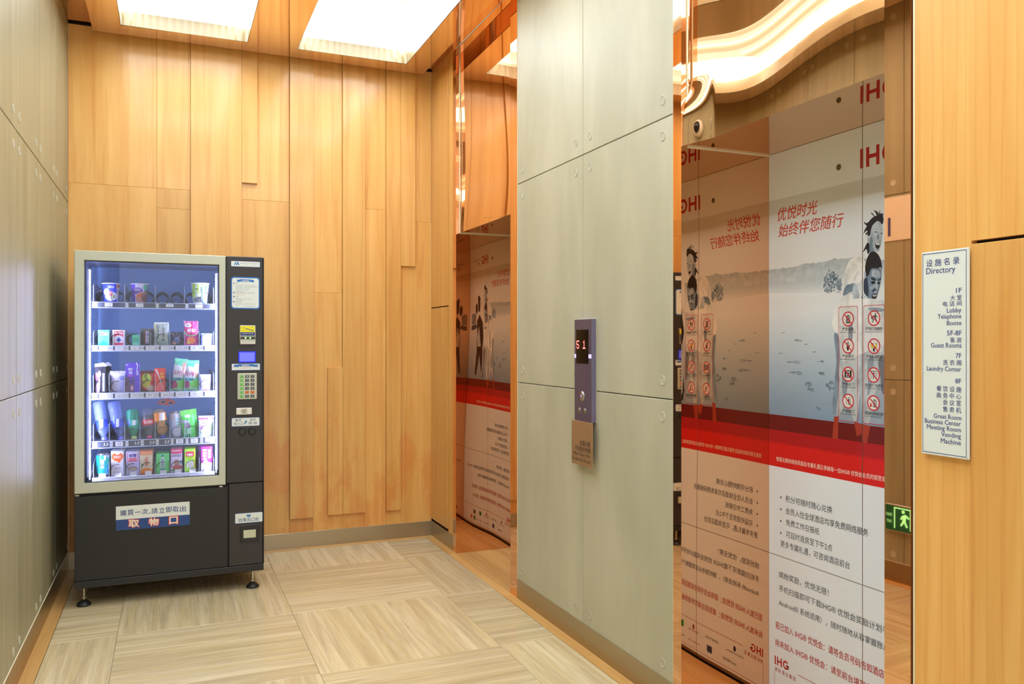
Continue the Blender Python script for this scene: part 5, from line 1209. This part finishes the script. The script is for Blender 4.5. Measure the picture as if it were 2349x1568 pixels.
t, mp = bag('B4', 'dark brown chocolate bar pack with white and red logo strip', pmat('choc', '#241c22', [('r', .40, .62, .16, .86, '#e9e4ec'), ('r', .43, .59, .20, .82, '#5b4fa8'), ('r', .68, .82, 0, .8, '#6d6f78'), ('r', .36, .40, .16, .86, '#c83a4c')]), .016, G1, crimp=plain('choc_crimp', '#2c242b', .3), seed=3)
for q, ch in enumerate('士力架'): words(t, ch, -.13, .12, .64-q*.19, .79-q*.19, '#f2eef4', mp, bold=.03)
t, mp = bag('B5', 'pale silver chocolate pouch with dark script lettering', pmat('silver_pouch', '#c3cdc6', [('r', 0, .14, .3, 1, '#c8bd7c'), ('r', 0, 1, .95, 1, '#8a8f86'), ('e', .55, .12, .3, .2, '#a6b7ae')]), .018, G1, crimp=plain('silver_crimp', '#b9c0bd', .3, .4), crimp_h=.06, seed=4)
for a, s in ((-.62, 1.0), (.12, 1.0)):
    for q, ch in enumerate('Dove'): words(t, ch, a, a+.34 if ch == 'D' else a+.25, .74-q*.15-(.08 if a > 0 else 0), .86-q*.15-(.08 if a > 0 else 0), '#3a3540', mp, bold=.01, shear=.15)
t, mp = bag('B6', 'crumpled navy sweet bag with hanging tab behind a coil', pmat('navy_bag', '#242a4a', [('n', 90, .58, '#a3798a'), ('e', .45, .35, .3, .16, '#5b5f86'), ('e', .3, .20, .2, .08, '#c98d70'), ('e', .55, .55, .2, .1, '#6f7fb8')]), .018, G1, seed=8, crimp=plain('tab_dark', '#1e2030', .4), crimp_h=.08)
t, mp = bag('B7', 'bright pink rainbow sweet pouch on the second shelf', pmat('pink_pouch', '#d4238a', [('e', .5, .75, .62, .36, '#6fd08a'), ('e', .52, .76, .54, .33, '#d92c7c'), ('e', .28, .84, .24, .09, '#efe3ef'), ('e', .5, .22, .30, .14, '#f0814a'), ('e', .30, .14, .12, .05, '#d9cf4c'), ('n', 120, .66, '#f4b8d4')]), .014, G1, crimp=plain('pink_crimp', '#cf4f9a', .3), crimp_h=.05, waist=.0, seed=5)
words(t, '彩虹', -.55, .62, .56, .70, '#f6e9f2', mp, bold=.04, shear=.15); bars(t, -.6, -.15, .81, .87, '#b04a8c', mp, 3, 75)
t, mp = bag('C2', 'white tissue pack in clear wrap on the third shelf', pmat('tissue', '#d9d3e8', [('r', .64, .96, .58, .78, '#8f90cf'), ('r', .02, .13, .25, .78, '#b4a9dc'), ('r', .63, .95, .08, .54, '#bdb8e4'), ('r', 0, .2, 0, .5, '#c9aebc')]), .020, G2, name='tissue_pack', crimp=plain('clear_crimp', '#e6e4f0', .2), crimp_h=.12, seed=6, cat='tissue pack')
t, mp = bag('C4', 'red rice cracker bag with yellow-green badge on the third shelf', pmat('red_bag', '#d31c3c', [('e', .45, .66, .34, .25, '#b7d03c'), ('e', .42, .42, .30, .2, '#c7bd2e'), ('r', 0, 1, 0, .14, '#5e2630'), ('e', .75, .20, .3, .14, '#d0b7a0'), ('r', 0, 1, .88, 1, '#6d1526'), ('n', 110, .68, '#ef6a86')]), .020, G2, crimp=plain('red_crimp', '#7c1a2b', .3), crimp_h=.12, seed=7)
words(t, '旺', -.40, -.05, .70, .84, '#23231c', mp, bold=.02); words(t, '旺', -.22, .12, .53, .67, '#23231c', mp, bold=.02); words(t, '小', -.62, -.30, .40, .55, '#23231c', mp, bold=.02)
for key, tl, lab in (('C6', .14, 'mint green biscuit bag leaning left on the third shelf, magenta lettering'), ('C7', .02, 'upright mint green biscuit bag beside the leaning one on the third shelf')):
    t, mp = bag(key, lab, pmat('mint_bag_'+key, '#5fd6a6', [('e', .30, .58, .50, .24, '#dfe3ea'), ('e', .85, .70, .20, .24, '#c79a86'), ('n', 100, .64, '#d8b79a'), ('r', 0, .62, .36, .44, '#2a8a94'), ('e', .72, .20, .34, .17, '#7fdc62'), ('e', .20, .22, .19, .14, '#b0286c'), ('e', .5, .09, .5, .05, '#a8dcb0')]), .022, G2, tilt=tl, crimp=plain('mint_crimp', '#6fe0a8', .3), crimp_h=.12, seed=9 if key == 'C6' else 10, wf=.98, hf=.97)
    words(t, '豆小饼', -.92, .42, .50, .66, '#efe9f2', mp, d=.0004, bold=.07); words(t, '豆小饼', -.90, .40, .51, .65, '#c0267e', mp, d=.0010, bold=.02)
t, mp = bag('C8', 'small lavender sweet bag at the right end of the third shelf', pmat('lav_bag', '#b9b6d8', [('n', 140, .58, '#e6d9dc'), ('n', 90, .66, '#a98aa8'), ('e', .75, .78, .2, .1, '#9fd0a0'), ('e', .5, .06, .2, .06, '#e08a8c')]), .016, G2, seed=11, waist=.0, crimp=plain('lav_crimp', '#c6c3dc', .3), crimp_h=.1)
t, mp = bag('D7', 'green long pouch with grey figure print on the fourth shelf', pmat('green_pouch', '#58dc5c', [('e', .45, .44, .2, .13, '#8a7f8c'), ('r', 0, .55, .54, .64, '#c3c9dc'), ('r', .30, .70, .12, .36, '#9fe0b4'), ('r', .40, .48, .02, .16, '#4d5a58'), ('r', .54, .62, .02, .16, '#4d5a58'), ('e', .45, .78, .2, .06, '#cfeec9'), ('e', .2, .06, .2, .1, '#27a878')]), .012, G3, tilt=-.10, crimp=plain('green_crimp', '#7be84c', .3), crimp_h=.16, waist=0, seed=12, wf=.80, hf=.95)
t, mp = bag('D8', 'clear sealed snack pouch with pink header at the right end of the fourth shelf', pmat('clear_pouch', '#bfcfb9', [('r', 0, 1, .84, .92, '#c9386e'), ('r', 0, 1, .92, 1, '#c9c6d4'), ('e', .3, .46, .26, .11, '#b98ab8'), ('n', 80, .60, '#d9d6dc'), ('e', .7, .45, .2, .2, '#9fc48a')]), .014, G3, waist=0, seed=13, crimp=plain('pouch_crimp', '#b9b3c0', .3), crimp_h=.06); bars(t, -.5, .55, .62, .76, '#8a5a88', mp, 5, 81)
# tall wrapped biscuit pack, C1: black sleeve with twisted white end
t, xc, w, z, h = good('C1', 'wrapped_biscuit_pack', 'tall black biscuit pack with pink swirl and white folded top on the third shelf', 'biscuit pack', G2)
Mx = xf(xc-.002, z, -.03)
m = MB().cbox(-w*.42, w*.42, 0, .045, 0, h*.87, .004); m.v = [tuple(Mx @ Vector(p)) for p in m.v]
m.build('sleeve', pmat('black_sleeve', '#1e1c26', [('e', .26, .22, .20, .20, '#c9a2d4'), ('e', .2, .62, .12, .16, '#a86fc0'), ('e', .42, .72, .12, .12, '#d9b4d8'), ('r', .66, .84, .08, .75, '#93a2b8'), ('e', .40, .40, .07, .22, '#dcc3dc')]), t)
m = MB(); fold = [(-.45, .87), (.46, .87), (.50, .90), (.40, .93), (.22, 1.0), (-.05, .97), (-.30, .965), (-.42, .94), (-.25, .92)]
m.sheet([(a*w, b*h) for a, b in fold], lambda a, b, d: tuple(Mx @ Vector((a, d, b))), .004, .030); m.build('folded_top', plain('white_wrap', '#e3e3ee', .4), t)

# ---- noodle cups
def cup(key, label, mat, lid='#e9eaf2', twist=0.0):
    t, xc, w, z, h = good(key, 'noodle_cup', label, 'noodle cup', G0, PF+.045)
    r1 = w*.47; r0 = w*.355; c = (xc, PF+.045, z)
    m = MB(); m.smooth = True; m.lathe([(r0*.96, 0), (r0, .003), (r0+(r1-r0)*.5, h*.5), (r1*.985, h*.955)], 36, c); m.build('cup', mat, t)
    m = MB(); m.smooth = True; m.lathe([(r1*.98, h*.95), (r1*1.05, h*.955), (r1*1.07, h*.97), (r1*1.05, h*.985), (r1*.97, h*.99), (r1*.5, h)], 36, c); m.build('lid_rim', plain('cup_rim', lid, .35), t)
    m = MB(); m.smooth = True; m.lathe([(r0*.99, -.0001), (r0*1.02, .002), (r0*1.0, .005)], 32, c); m.build('foot_ring', plain('cup_foot', '#dfe1ee', .4), t)
    def mp(a, b, e=0.0):
        r = r0+(r1-r0)*b; q = a*1.2
        return (xc + (r+.0006+e)*math.sin(q), PF+.045-(r+.0006+e)*math.cos(q), z+h*b)
    return t, mp
t, mp = cup('A1', 'blue noodle cup with white bowl picture, leftmost on the top shelf', pmat('blue_cup', '#3340d4', [('e', .52, .36, .34, .24, '#d9dee9'), ('e', .50, .48, .12, .13, '#e07a78'), ('e', .26, .58, .16, .18, '#cfd6e0'), ('e', .66, .34, .1, .1, '#a9b48c'), ('r', .82, 1, 0, 1, '#c7b6b8'), ('r', .80, 1, .82, .96, '#b06a4c')]))
bars(t, -.25, .35, .74, .86, '#dfe4f6', mp, 4, 91)
t, mp = cup('A2', 'purple and white noodle cup, second on the top shelf', pmat('purple_cup', '#d7cce6', [('r', 0, .26, .0, 1, '#7a45d8'), ('e', .42, .66, .27, .17, '#6a43b8'), ('e', .62, .30, .34, .3, '#c98c7c'), ('e', .55, .42, .12, .1, '#d85a48'), ('r', .76, 1, .45, 1, '#8f7f7c'), ('e', .84, .84, .14, .14, '#4fae94'), ('e', .86, .3, .2, .2, '#8a4a52')]))
bars(t, -.55, .05, .62, .74, '#eee6f8', mp, 4, 92)
t, mp = cup('A4', 'green and white striped noodle cup, rightmost on the top shelf', pmat('green_cup', '#dfe4dc', [('r', .06, .22, .36, 1, '#b6d84a'), ('r', .30, .42, .5, 1, '#b9dc58'), ('r', .56, .62, .3, 1, '#6fd08a'), ('r', .76, .86, .3, 1, '#79d66a'), ('e', .48, .24, .34, .14, '#6d6f6c'), ('r', .60, .78, .0, .46, '#4a6fa8'), ('r', .66, .86, .12, .44, '#e3e8ee')]))
m = MB(); strokes(m, -.06, .28, .52, .80, mp, .0006, 3, 95, True); strokes(m, .42, .60, .62, .86, mp, .0006, 2, 96, True); strokes(m, -.5, -.2, .66, .74, mp, .0006, 3, 97); o = m.build('small_print', ink('#2b2f33'), t); o['kind'] = 'stuff'

# ---- bottles, stacked cap down and leaning
def bottle(key, label, prof, body, liquid, capcol, lab, tilt, lean, L, cat='bottle', petal=0.0, lab_shape=()):
    t, xc, w, z, h = good(key, 'drink_bottle', label, cat, G3)
    Mx = Matrix.Translation((xc + PB[key], 4.974, z+.0035)) @ Matrix.Rotation(tilt, 4, 'Y') @ Matrix.Rotation(-lean, 4, 'X')
    def put(m, nm, mat, par=t):
        m.v = [tuple(Mx @ Vector(p)) for p in m.v]; return m.build(nm, mat, par)
    md = (lambda r, zz, q: r*(1-petal*max(0, (zz-L*.86)/(L*.14))*(.5+.5*math.cos(5*q)))) if petal else None
    m = MB(); m.smooth = True; m.lathe(prof, 30, (0, 0, 0), md); put(m, 'bottle', body)
    if liquid:
        m = MB(); m.smooth = True; m.lathe([(r*.93, zz) for r, zz in prof if zz < L*.84], 26); put(m, 'drink', liquid)
    m = MB(); m.smooth = False; m.lathe([(.0140, 0), (.0150, .002), (.0150, .015), (.0138, .0165)], 24); put(m, 'cap', plain('cap', capcol, .35))
    z0, z1, rr = lab[0]*L, lab[1]*L, lab[2]
    m = MB(); m.smooth = True; m.lathe([(rr, z0), (rr, z1)], 30); m.f = m.f[:-2]; m.m = m.m[:-2]; m.s = m.s[:-2]
    put(m, 'label_sleeve', lab[3])
    def mp(a, b, e=0.0):
        return tuple(Mx @ Vector(((rr+.0005+e)*math.sin(a), -(rr+.0005+e)*math.cos(a), b*L)))
    return t, mp
PB = {'D1': .018, 'D2': .026, 'D3': .010, 'D4': .012, 'D5': .014}
WATER = [(.012, .012), (.0125, .022), (.015, .028), (.028, .055), (.0315, .072), (.0315, .112), (.0300, .116), (.0312, .122), (.0298, .130), (.0312, .138), (.0298, .146), (.0312, .154), (.0298, .162), (.0312, .170), (.0300, .178), (.0315, .186), (.0315, .208), (.027, .215), (.015, .213)]
SODA = [(.012, .012), (.013, .022), (.022, .038), (.031, .055), (.0328, .066), (.0318, .074), (.0318, .104), (.033, .112), (.034, .130), (.033, .150), (.028, .164), (.016, .168)]
ORANGE = [(.012, .012), (.013, .022), (.028, .034), (.032, .048), (.031, .060), (.0245, .072), (.025, .080), (.032, .100), (.0345, .120), (.0345, .145), (.030, .160), (.016, .165)]
pb = pet('pet_water', '#a9bbf0', .30)
labw = pmat('water_label', '#2340b4', [('r', .40, .62, 0, 1, '#d6d9ee'), ('n', 150, .64, '#8f9be0')], .3)
for key, tl, lab in (('D1', -.15, 'clear water bottle with blue label standing cap down, leftmost on the fourth shelf'), ('D2', -.19, 'clear water bottle with blue label, second on the fourth shelf')):
    t, mp = bottle(key, lab, WATER, pb, None, '#6f6fd0', (.33, .53, .0319, labw), tl, .16, .215)
t, mp = bottle('D3', 'green soda bottle with pale yellow cap on the fourth shelf', SODA, pet('pet_green', '#1fae8c', .62), pet('soda_green', '#0f9a74', .55), '#cfe07c', (.44, .62, .0332, pmat('sprite_label', '#2fae8e', [('r', .45, .72, .1, .95, '#e6e6ee'), ('r', 0, .3, 0, 1, '#3a6fb8')])), -.06, .18, .168, petal=.22)
m = MB(); m.smooth = True; m.lathe([(.0345, .056), (.0352, .060), (.0352, .070), (.0340, .074)], 30)
Mx = Matrix.Translation((PRODUCT_BOX['D3'][0]+PB['D3'], 4.974, ROWZ['D']+.0035)) @ Matrix.Rotation(-.06, 4, 'Y') @ Matrix.Rotation(-.18, 4, 'X'); m.v = [tuple(Mx @ Vector(p)) for p in m.v]; m.build('shoulder_ring', pet('ring_green', '#17b08a', .8), t)
t, mp = bottle('D4', 'dark cola bottle with red label and pink cap on the fourth shelf', SODA, pet('pet_clear', '#b9bdd4', .25), plain('cola', '#241416', .15), '#e8388c', (.44, .62, .0332, plain('cola_label', '#d8243c', .35)), -.07, .18, .168, petal=.22)
words(t, '可口可乐', -.62, .70, .48, .58, '#f3e9ee', mp, bold=.03)
t, mp = bottle('D5', 'orange soda bottle with blue cap leaning on the fourth shelf', ORANGE, pet('pet_clear2', '#e0c79a', .3), plain('orange_soda', '#d88a1e', .2), '#2b35b8', (.58, .86, .0352, pmat('orange_label', '#f0821e', [('r', .48, .86, .1, .95, '#ece6e6')])), -.17, .16, .165, petal=.22)

# ---- cans
def can(key, label, mat, grp, tilt=0.0, lean=0.0, endmat=None):
    t, xc, w, z, h = good(key, 'drink_can', label, 'can', grp, PF+.034); r = w*.485
    Mx = Matrix.Translation((xc, PF+.034, z+.001)) @ Matrix.Rotation(tilt, 4, 'Y') @ Matrix.Rotation(-lean, 4, 'X')
    def put(m, nm, mat): m.v = [tuple(Mx @ Vector(p)) for p in m.v]; return m.build(nm, mat, t)
    m = MB(); m.smooth = True; m.lathe([(r*.86, .006), (r, .016), (r, h*.90), (r*.97, h*.925)], 32); put(m, 'can_wall', mat)
    end = plain('can_end', '#c6cad4', .22, .9)
    m = MB(); m.smooth = True; m.lathe([(r*.96, h*.925), (r*.84, h*.975), (r*.88, h*.985), (r*.86, h), (r*.80, h*.985), (r*.3, h*.982)], 32); put(m, 'can_top', end)
    m = MB(); m.smooth = True; m.lathe([(r*.70, .004), (r*.78, 0), (r*.84, .004), (r*.865, .0065)], 32); put(m, 'can_base', end)
    def mp(a, b, e=0.0): return tuple(Mx @ Vector(((r+.0005+e)*math.sin(a), -(r+.0005+e)*math.cos(a), b*h)))
    return t, mp
t, mp = can('D6', 'white drink can with teal characters tilted on the fourth shelf', pmat('white_can', '#d8d9e6', [('r', .30, .36, .1, .9, '#c3c3e0'), ('r', .0, .22, 0, 1, '#b9c3dc'), ('e', .98, .18, .16, .16, '#2fa8b4')]), G3, -.05, .10)
bars(t, .10, .52, .44, .76, '#23a9a4', mp, 3, 55, True); bars(t, .56, .72, .44, .76, '#23a9a4', mp, 3, 56, True); bars(t, -.1, 0, .2, .8, '#8fa3c8', mp, 8, 57, True)
t, mp = can('E1', 'teal beer can with white characters, leftmost on the bottom shelf', pmat('teal_can', '#129aa0', [('e', .82, .92, .22, .20, '#dfe4ee'), ('e', .86, .72, .12, .2, '#2bb08e'), ('e', .92, .22, .16, .18, '#5fc8d8'), ('e', .92, .22, .10, .12, '#1787b4'), ('r', 0, 1, 0, .06, '#d3d7e0')]), G4)
words(t, '雪', -.20, .26, .56, .74, '#eaf2f4', mp, bold=.03); words(t, '花', -.20, .26, .36, .54, '#eaf2f4', mp, bold=.03)

# ---- the next one waiting behind some of the front goods
def copy_thing(root, dv, label, group):
    def rec(o, parent):
        c = o.copy(); COL.objects.link(c)
        if parent is None:
            c.matrix_basis = Matrix.Translation(dv) @ o.matrix_basis; WM[c.name] = c.matrix_basis.copy()
        else:
            inv = o.matrix_parent_inverse.copy(); c.parent = parent; c.matrix_parent_inverse = inv
        for ch in o.children: rec(ch, c)
        return c
    r = rec(root, None); r['label'] = label; r['group'] = group; return r
for key, dv, lab in (('E1', (.004, .075, 0), 'teal can in the second row directly behind the front teal can'), ('E2', (.004, .065, .0), 'drink carton half hidden behind the orange-badge carton'), ('E3', (.004, .065, 0), 'drink carton half hidden behind the lavender carton'),
                     ('E4', (.004, .065, 0), 'drink carton half hidden behind the cream and orange carton'), ('E5', (.002, .065, 0), 'drink carton half hidden behind the short green carton'), ('E6', (.004, .065, 0), 'drink carton half hidden behind the pink-topped carton'),
                     ('E7', (.004, .065, 0), 'drink carton half hidden behind the lemon tea carton'), ('E8', (-.012, .065, 0), 'drink carton half hidden behind the magenta carton'), ('C1', (.022, .065, 0), 'black biscuit pack half hidden behind the front one'), ('D7', (.016, .045, 0), 'green pouch half hidden behind the front green pouch')):
    copy_thing(GOODS[key], dv, lab, GOODS[key]['group'])
# ================================================================== SIGNS AND FITTINGS ON THE WALLS
# ---- directory
ds = thing('directory_sign', (XR-.008, 1.4265, 1.12), 'white floor directory sign with navy border and lettering on the maple wall', 'sign')
SA = -1.4925
dm = lambda a, b, d=0.0: (1.752 - d, -(a+SA), b)
def rw(m, nm, mat, par):
    o = m.build(nm, mat, par); return o
sw = .1305
m = MB().cbox(1.752, XR-.0062, 1.4925-sw, 1.4925, 1.1225, 1.6285, .001); m.build('backing_board', plain('sign_white', '#dfe6df', .3), ds)
MB().loop(rect(.0035, sw-.0045, 1.1275, 1.6240), rect(.0048, sw-.0058, 1.1290, 1.6225), dm, .0004).build('border', ink('#2f4385'), ds)
for txt, a0, a1, b0, b1, ref in DIRECTORY_LINES:
    m = MB(); text(m, txt, a0, a1, b0, b1, dm, ref, None, .008, 0, .0004); m.build('text_line', ink('#3c4a86'), ds)
for a, b in ((.006, 1.6245), (sw-.0022, 1.1265)):
    MB().cyl(dm(a, b, -.001), dm(a, b, .0006), .001, .001, 8).build('pin', ink('#46566b'), ds)

# ---- call panel
cpn = thing('lift_call_panel', (1.74, 3.2965, 1.04), 'steel lift call panel with red digits on the concrete pier', 'call panel')
CA = -3.3797
cm = lambda a, b, d=0.0: (1.740 - d, -(a+CA), b)
k = NT('brushed_violet_steel'); k.set(Base_Color=lin('#8f87ae'), Metallic=.85, Roughness=.34)
nz = k.noise(k.coords((1, 2, 160)), 6, 2); k.bump(nz, .12, .0006); M['callsteel'] = k.mat
MB().cbox(1.740, 1.7625, 3.2133, 3.3797, 1.0430, 1.5095, .001).build('face_plate', M['callsteel'], cpn)
MB().cbox(1.7630, XR-.0006, 3.2075, 3.3850, 1.0400, 1.5150, .001).build('back_box', plain('call_backbox', '#c9c6ae', .5), cpn)
dsp = MB().cbox(1.7385, 1.7405, 3.2420, 3.3612, 1.3070, 1.4625, .0008).build('display', plain('display_black', '#0d0a0a', .12), cpn)
M['led_red'] = glow('red_digits', '#ff1010', 5.0); M['led_blue'] = glow('blue_glow', '#5a50ff', 1.1)
DOT = {'5': ['11111', '1....', '1....', '1111.', '....1', '1...1', '.111.'], '1': ['..1..', '.11..', '..1..', '..1..', '..1..', '..1..', '11111']}
for ch, a0 in (('5', .0375), ('1', .0985)):
    m = MB()
    for r, line in enumerate(DOT[ch]):
        for c, on in enumerate(line):
            if on == '1': m.sheet(ellipse(a0+c*.0052-.0105, 1.4100-r*.0054, .0027, .0027, 8), cm, .0018)
    o = m.build('digit', M['led_red'], dsp); o['kind'] = 'stuff'
for a0, a1 in ((.001, .0180), (.1385, .1655)):
    MB().sheet(rect(a0, a1, 1.3325, 1.3505), cm, .0003).build('indicator_strip', M['led_blue'], cpn)
def btn(a, b, r, nm, mat, h=.004):
    m = MB(); m.smooth = True; p = Vector(cm(a, b)); m.tube(m.ring(p, (1, 0, 0), r, 24), r*.16, 6, True); ring = m.build(nm, M['chrome'], cpn)
    m = MB(); m.smooth = False; m.cyl(p, p-Vector((h, 0, 0)), r*.95, r*.82, 24); m.build('face', mat, ring); return ring
b1 = btn(.0745, 1.1590, .0205, 'call_button', plain('button_steel', '#b9b3b0', .25, .9))
MB().sheet([(.0745, 1.168), (.0790, 1.159), (.0760, 1.159), (.0760, 1.151), (.0730, 1.151), (.0730, 1.159), (.0700, 1.159)], cm, .0043).build('arrow', M['led_blue'], b1)
for a in (.0475, .1010):
    kb = btn(a, 1.0925, .0110, 'key_switch', plain('lock_dark', '#4a4744', .3, .8), .002)
    m = MB(); p = Vector(cm(a, 1.0925)); m.cyl(p-Vector((.002, 0, 0)), p-Vector((.0032, 0, 0)), .007, .006, 16); m.build('lock_barrel', M['chrome'], kb)
    MB().sheet(rect(a-.0008, a+.0008, 1.0875, 1.0975), cm, .0034).build('keyhole', ink('#1c1a18'), kb)
# ---- fire notice under it
fn = thing('fire_notice_plate', (1.735, 3.298, .84), 'bronze fire notice plate below the lift call panel', 'sign')
FA = -3.399
fm = lambda a, b, d=0.0: (1.735 - d, -(a+FA), b)
k = NT('bronze_plate'); k.set(Base_Color=lin('#b08a66'), Metallic=.35, Roughness=.34); k.bump(k.noise(k.coords((1, 2, 90)), 6, 2), .1, .0005); M['bronze'] = k.mat
MB().cbox(1.735, 1.7395, 3.1980, 3.3990, .8420, 1.0435, .0008).build('plate', M['bronze'], fn)
MB().box(1.7395, XR, 3.25, 3.35, .90, 1.00).build('mounting_pad', ink('#554738'), fn)
for txt, a0, a1, b0, b1, ref in (('如遇火警', .084, .184, .9330, .9570, '国'), ('不得乘坐电梯', .034, .184, .9060, .9280, '国'), ('When There Is Fire', .016, .184, .8850, .9010, 'H'), ('Do Not Use The Lift', .006, .184, .8600, .8760, 'H')):
    m = MB(); text(m, txt, a0, a1, b0, b1, fm, ref, None, 0, 0, .0005); m.build('text_line', ink('#463a34'), fn)

# ---- things on the left wall that only the copper portal reflects
lm = lambda y, z, d=0.0: (XL + .006 + d, y, z)
nsn = thing('floor_number_sign', (XL, 3.36, 2.02), 'pale floor number sign reading 1, reflected in the near copper architrave', 'sign')
MB().cbox(XL+.0008, XL+.006, 3.10, 3.392, 2.002, 2.258, .001).build('plate', plain('number_plate', '#e6dcc6', .35), nsn)
m = MB(); text(m, '1', 3.338, 3.356, 2.030, 2.140, lm, None, None, 0, 0, .0004); m.build('numeral', ink('#3a3a78'), nsn)
ex = thing('exit_sign', (XL, 3.36, .25), 'green lit exit sign low on the left wall, reflected in the near copper architrave', 'exit sign')
EX = -.275; EZ = .05
MB().cbox(XL+.0008, XL+.022, 3.38+EX, 3.640+EX, .250+EZ, .410+EZ, .003).build('housing', plain('exit_housing', '#b9b0a0', .3, .6), ex)
MB().sheet(rect(3.386+EX, 3.634+EX, .258, .402), lambda a, b, d=0.0: (XL+.0225, a, b+EZ)).build('face', plain('exit_face', '#0c3a26', .3, emit='#0c6a3c', es=.4), ex)
exm = lambda a, b, d=0.0: (XL+.0228, a+EX, b+EZ)
M['exit_green'] = glow('exit_green', '#20ff90', 1.4)
for txt, a0, a1, b0, b1 in (('安全出口', 3.592, 3.630, .338, .358), ('EXIT', 3.596, 3.626, .300, .316)):
    m = MB(); text(m, txt, a0, a1, b0, b1, exm); m.build('lettering', M['exit_green'], ex)
sx = lambda a, b, d=0.0: exm(a-.062, b)
m = MB(); m.loop(rect(3.530, 3.640, .272, .395), rect(3.537, 3.633, .272, .388), sx); m.build('doorway', M['exit_green'], ex)
MB().sheet([(3.55, .29), (3.565, .32), (3.56, .345), (3.545, .335), (3.54, .345), (3.565, .362), (3.59, .35), (3.60, .33), (3.592, .326), (3.583, .34), (3.585, .32), (3.60, .295), (3.592, .288), (3.575, .312), (3.56, .285)], sx).build('runner', M['exit_green'], ex)
MB().sheet(ellipse(3.580, .374, .010, .010, 12), sx).build('runner_head', M['exit_green'], ex)
# ---- security camera high on the left wall, seen only in the bent corner of the near lintel
scm = thing('security_camera', (XL, 3.70, 2.88), 'white dome security camera high on the left wall, reflected in the near lintel', 'camera')
cxm = lambda p: (XL+.0006+p[2], 3.70+p[0], 2.880+p[1])
m = MB(); m.smooth = True; m.lathe([(.058, 0), (.060, .008), (.060, .040), (.056, .052), (.046, .058)], 28); m.v = [cxm(p) for p in m.v]; m.build('housing', plain('camera_white', '#eee8da', .35), scm)
m = MB(); m.smooth = True; m.lathe([(.041*math.cos(q*.196), .058+.041*math.sin(q*.196)) for q in range(8)], 28); m.v = [cxm(p) for p in m.v]; m.build('dome', plain('camera_dome', '#16181a', .06), scm)
m = MB(); m.smooth = True; m.lathe([(.046, .056), (.047, .061), (.042, .063)], 28); m.v = [cxm(p) for p in m.v]; m.build('dome_ring', plain('camera_ring', '#d8d2c4', .35), scm)
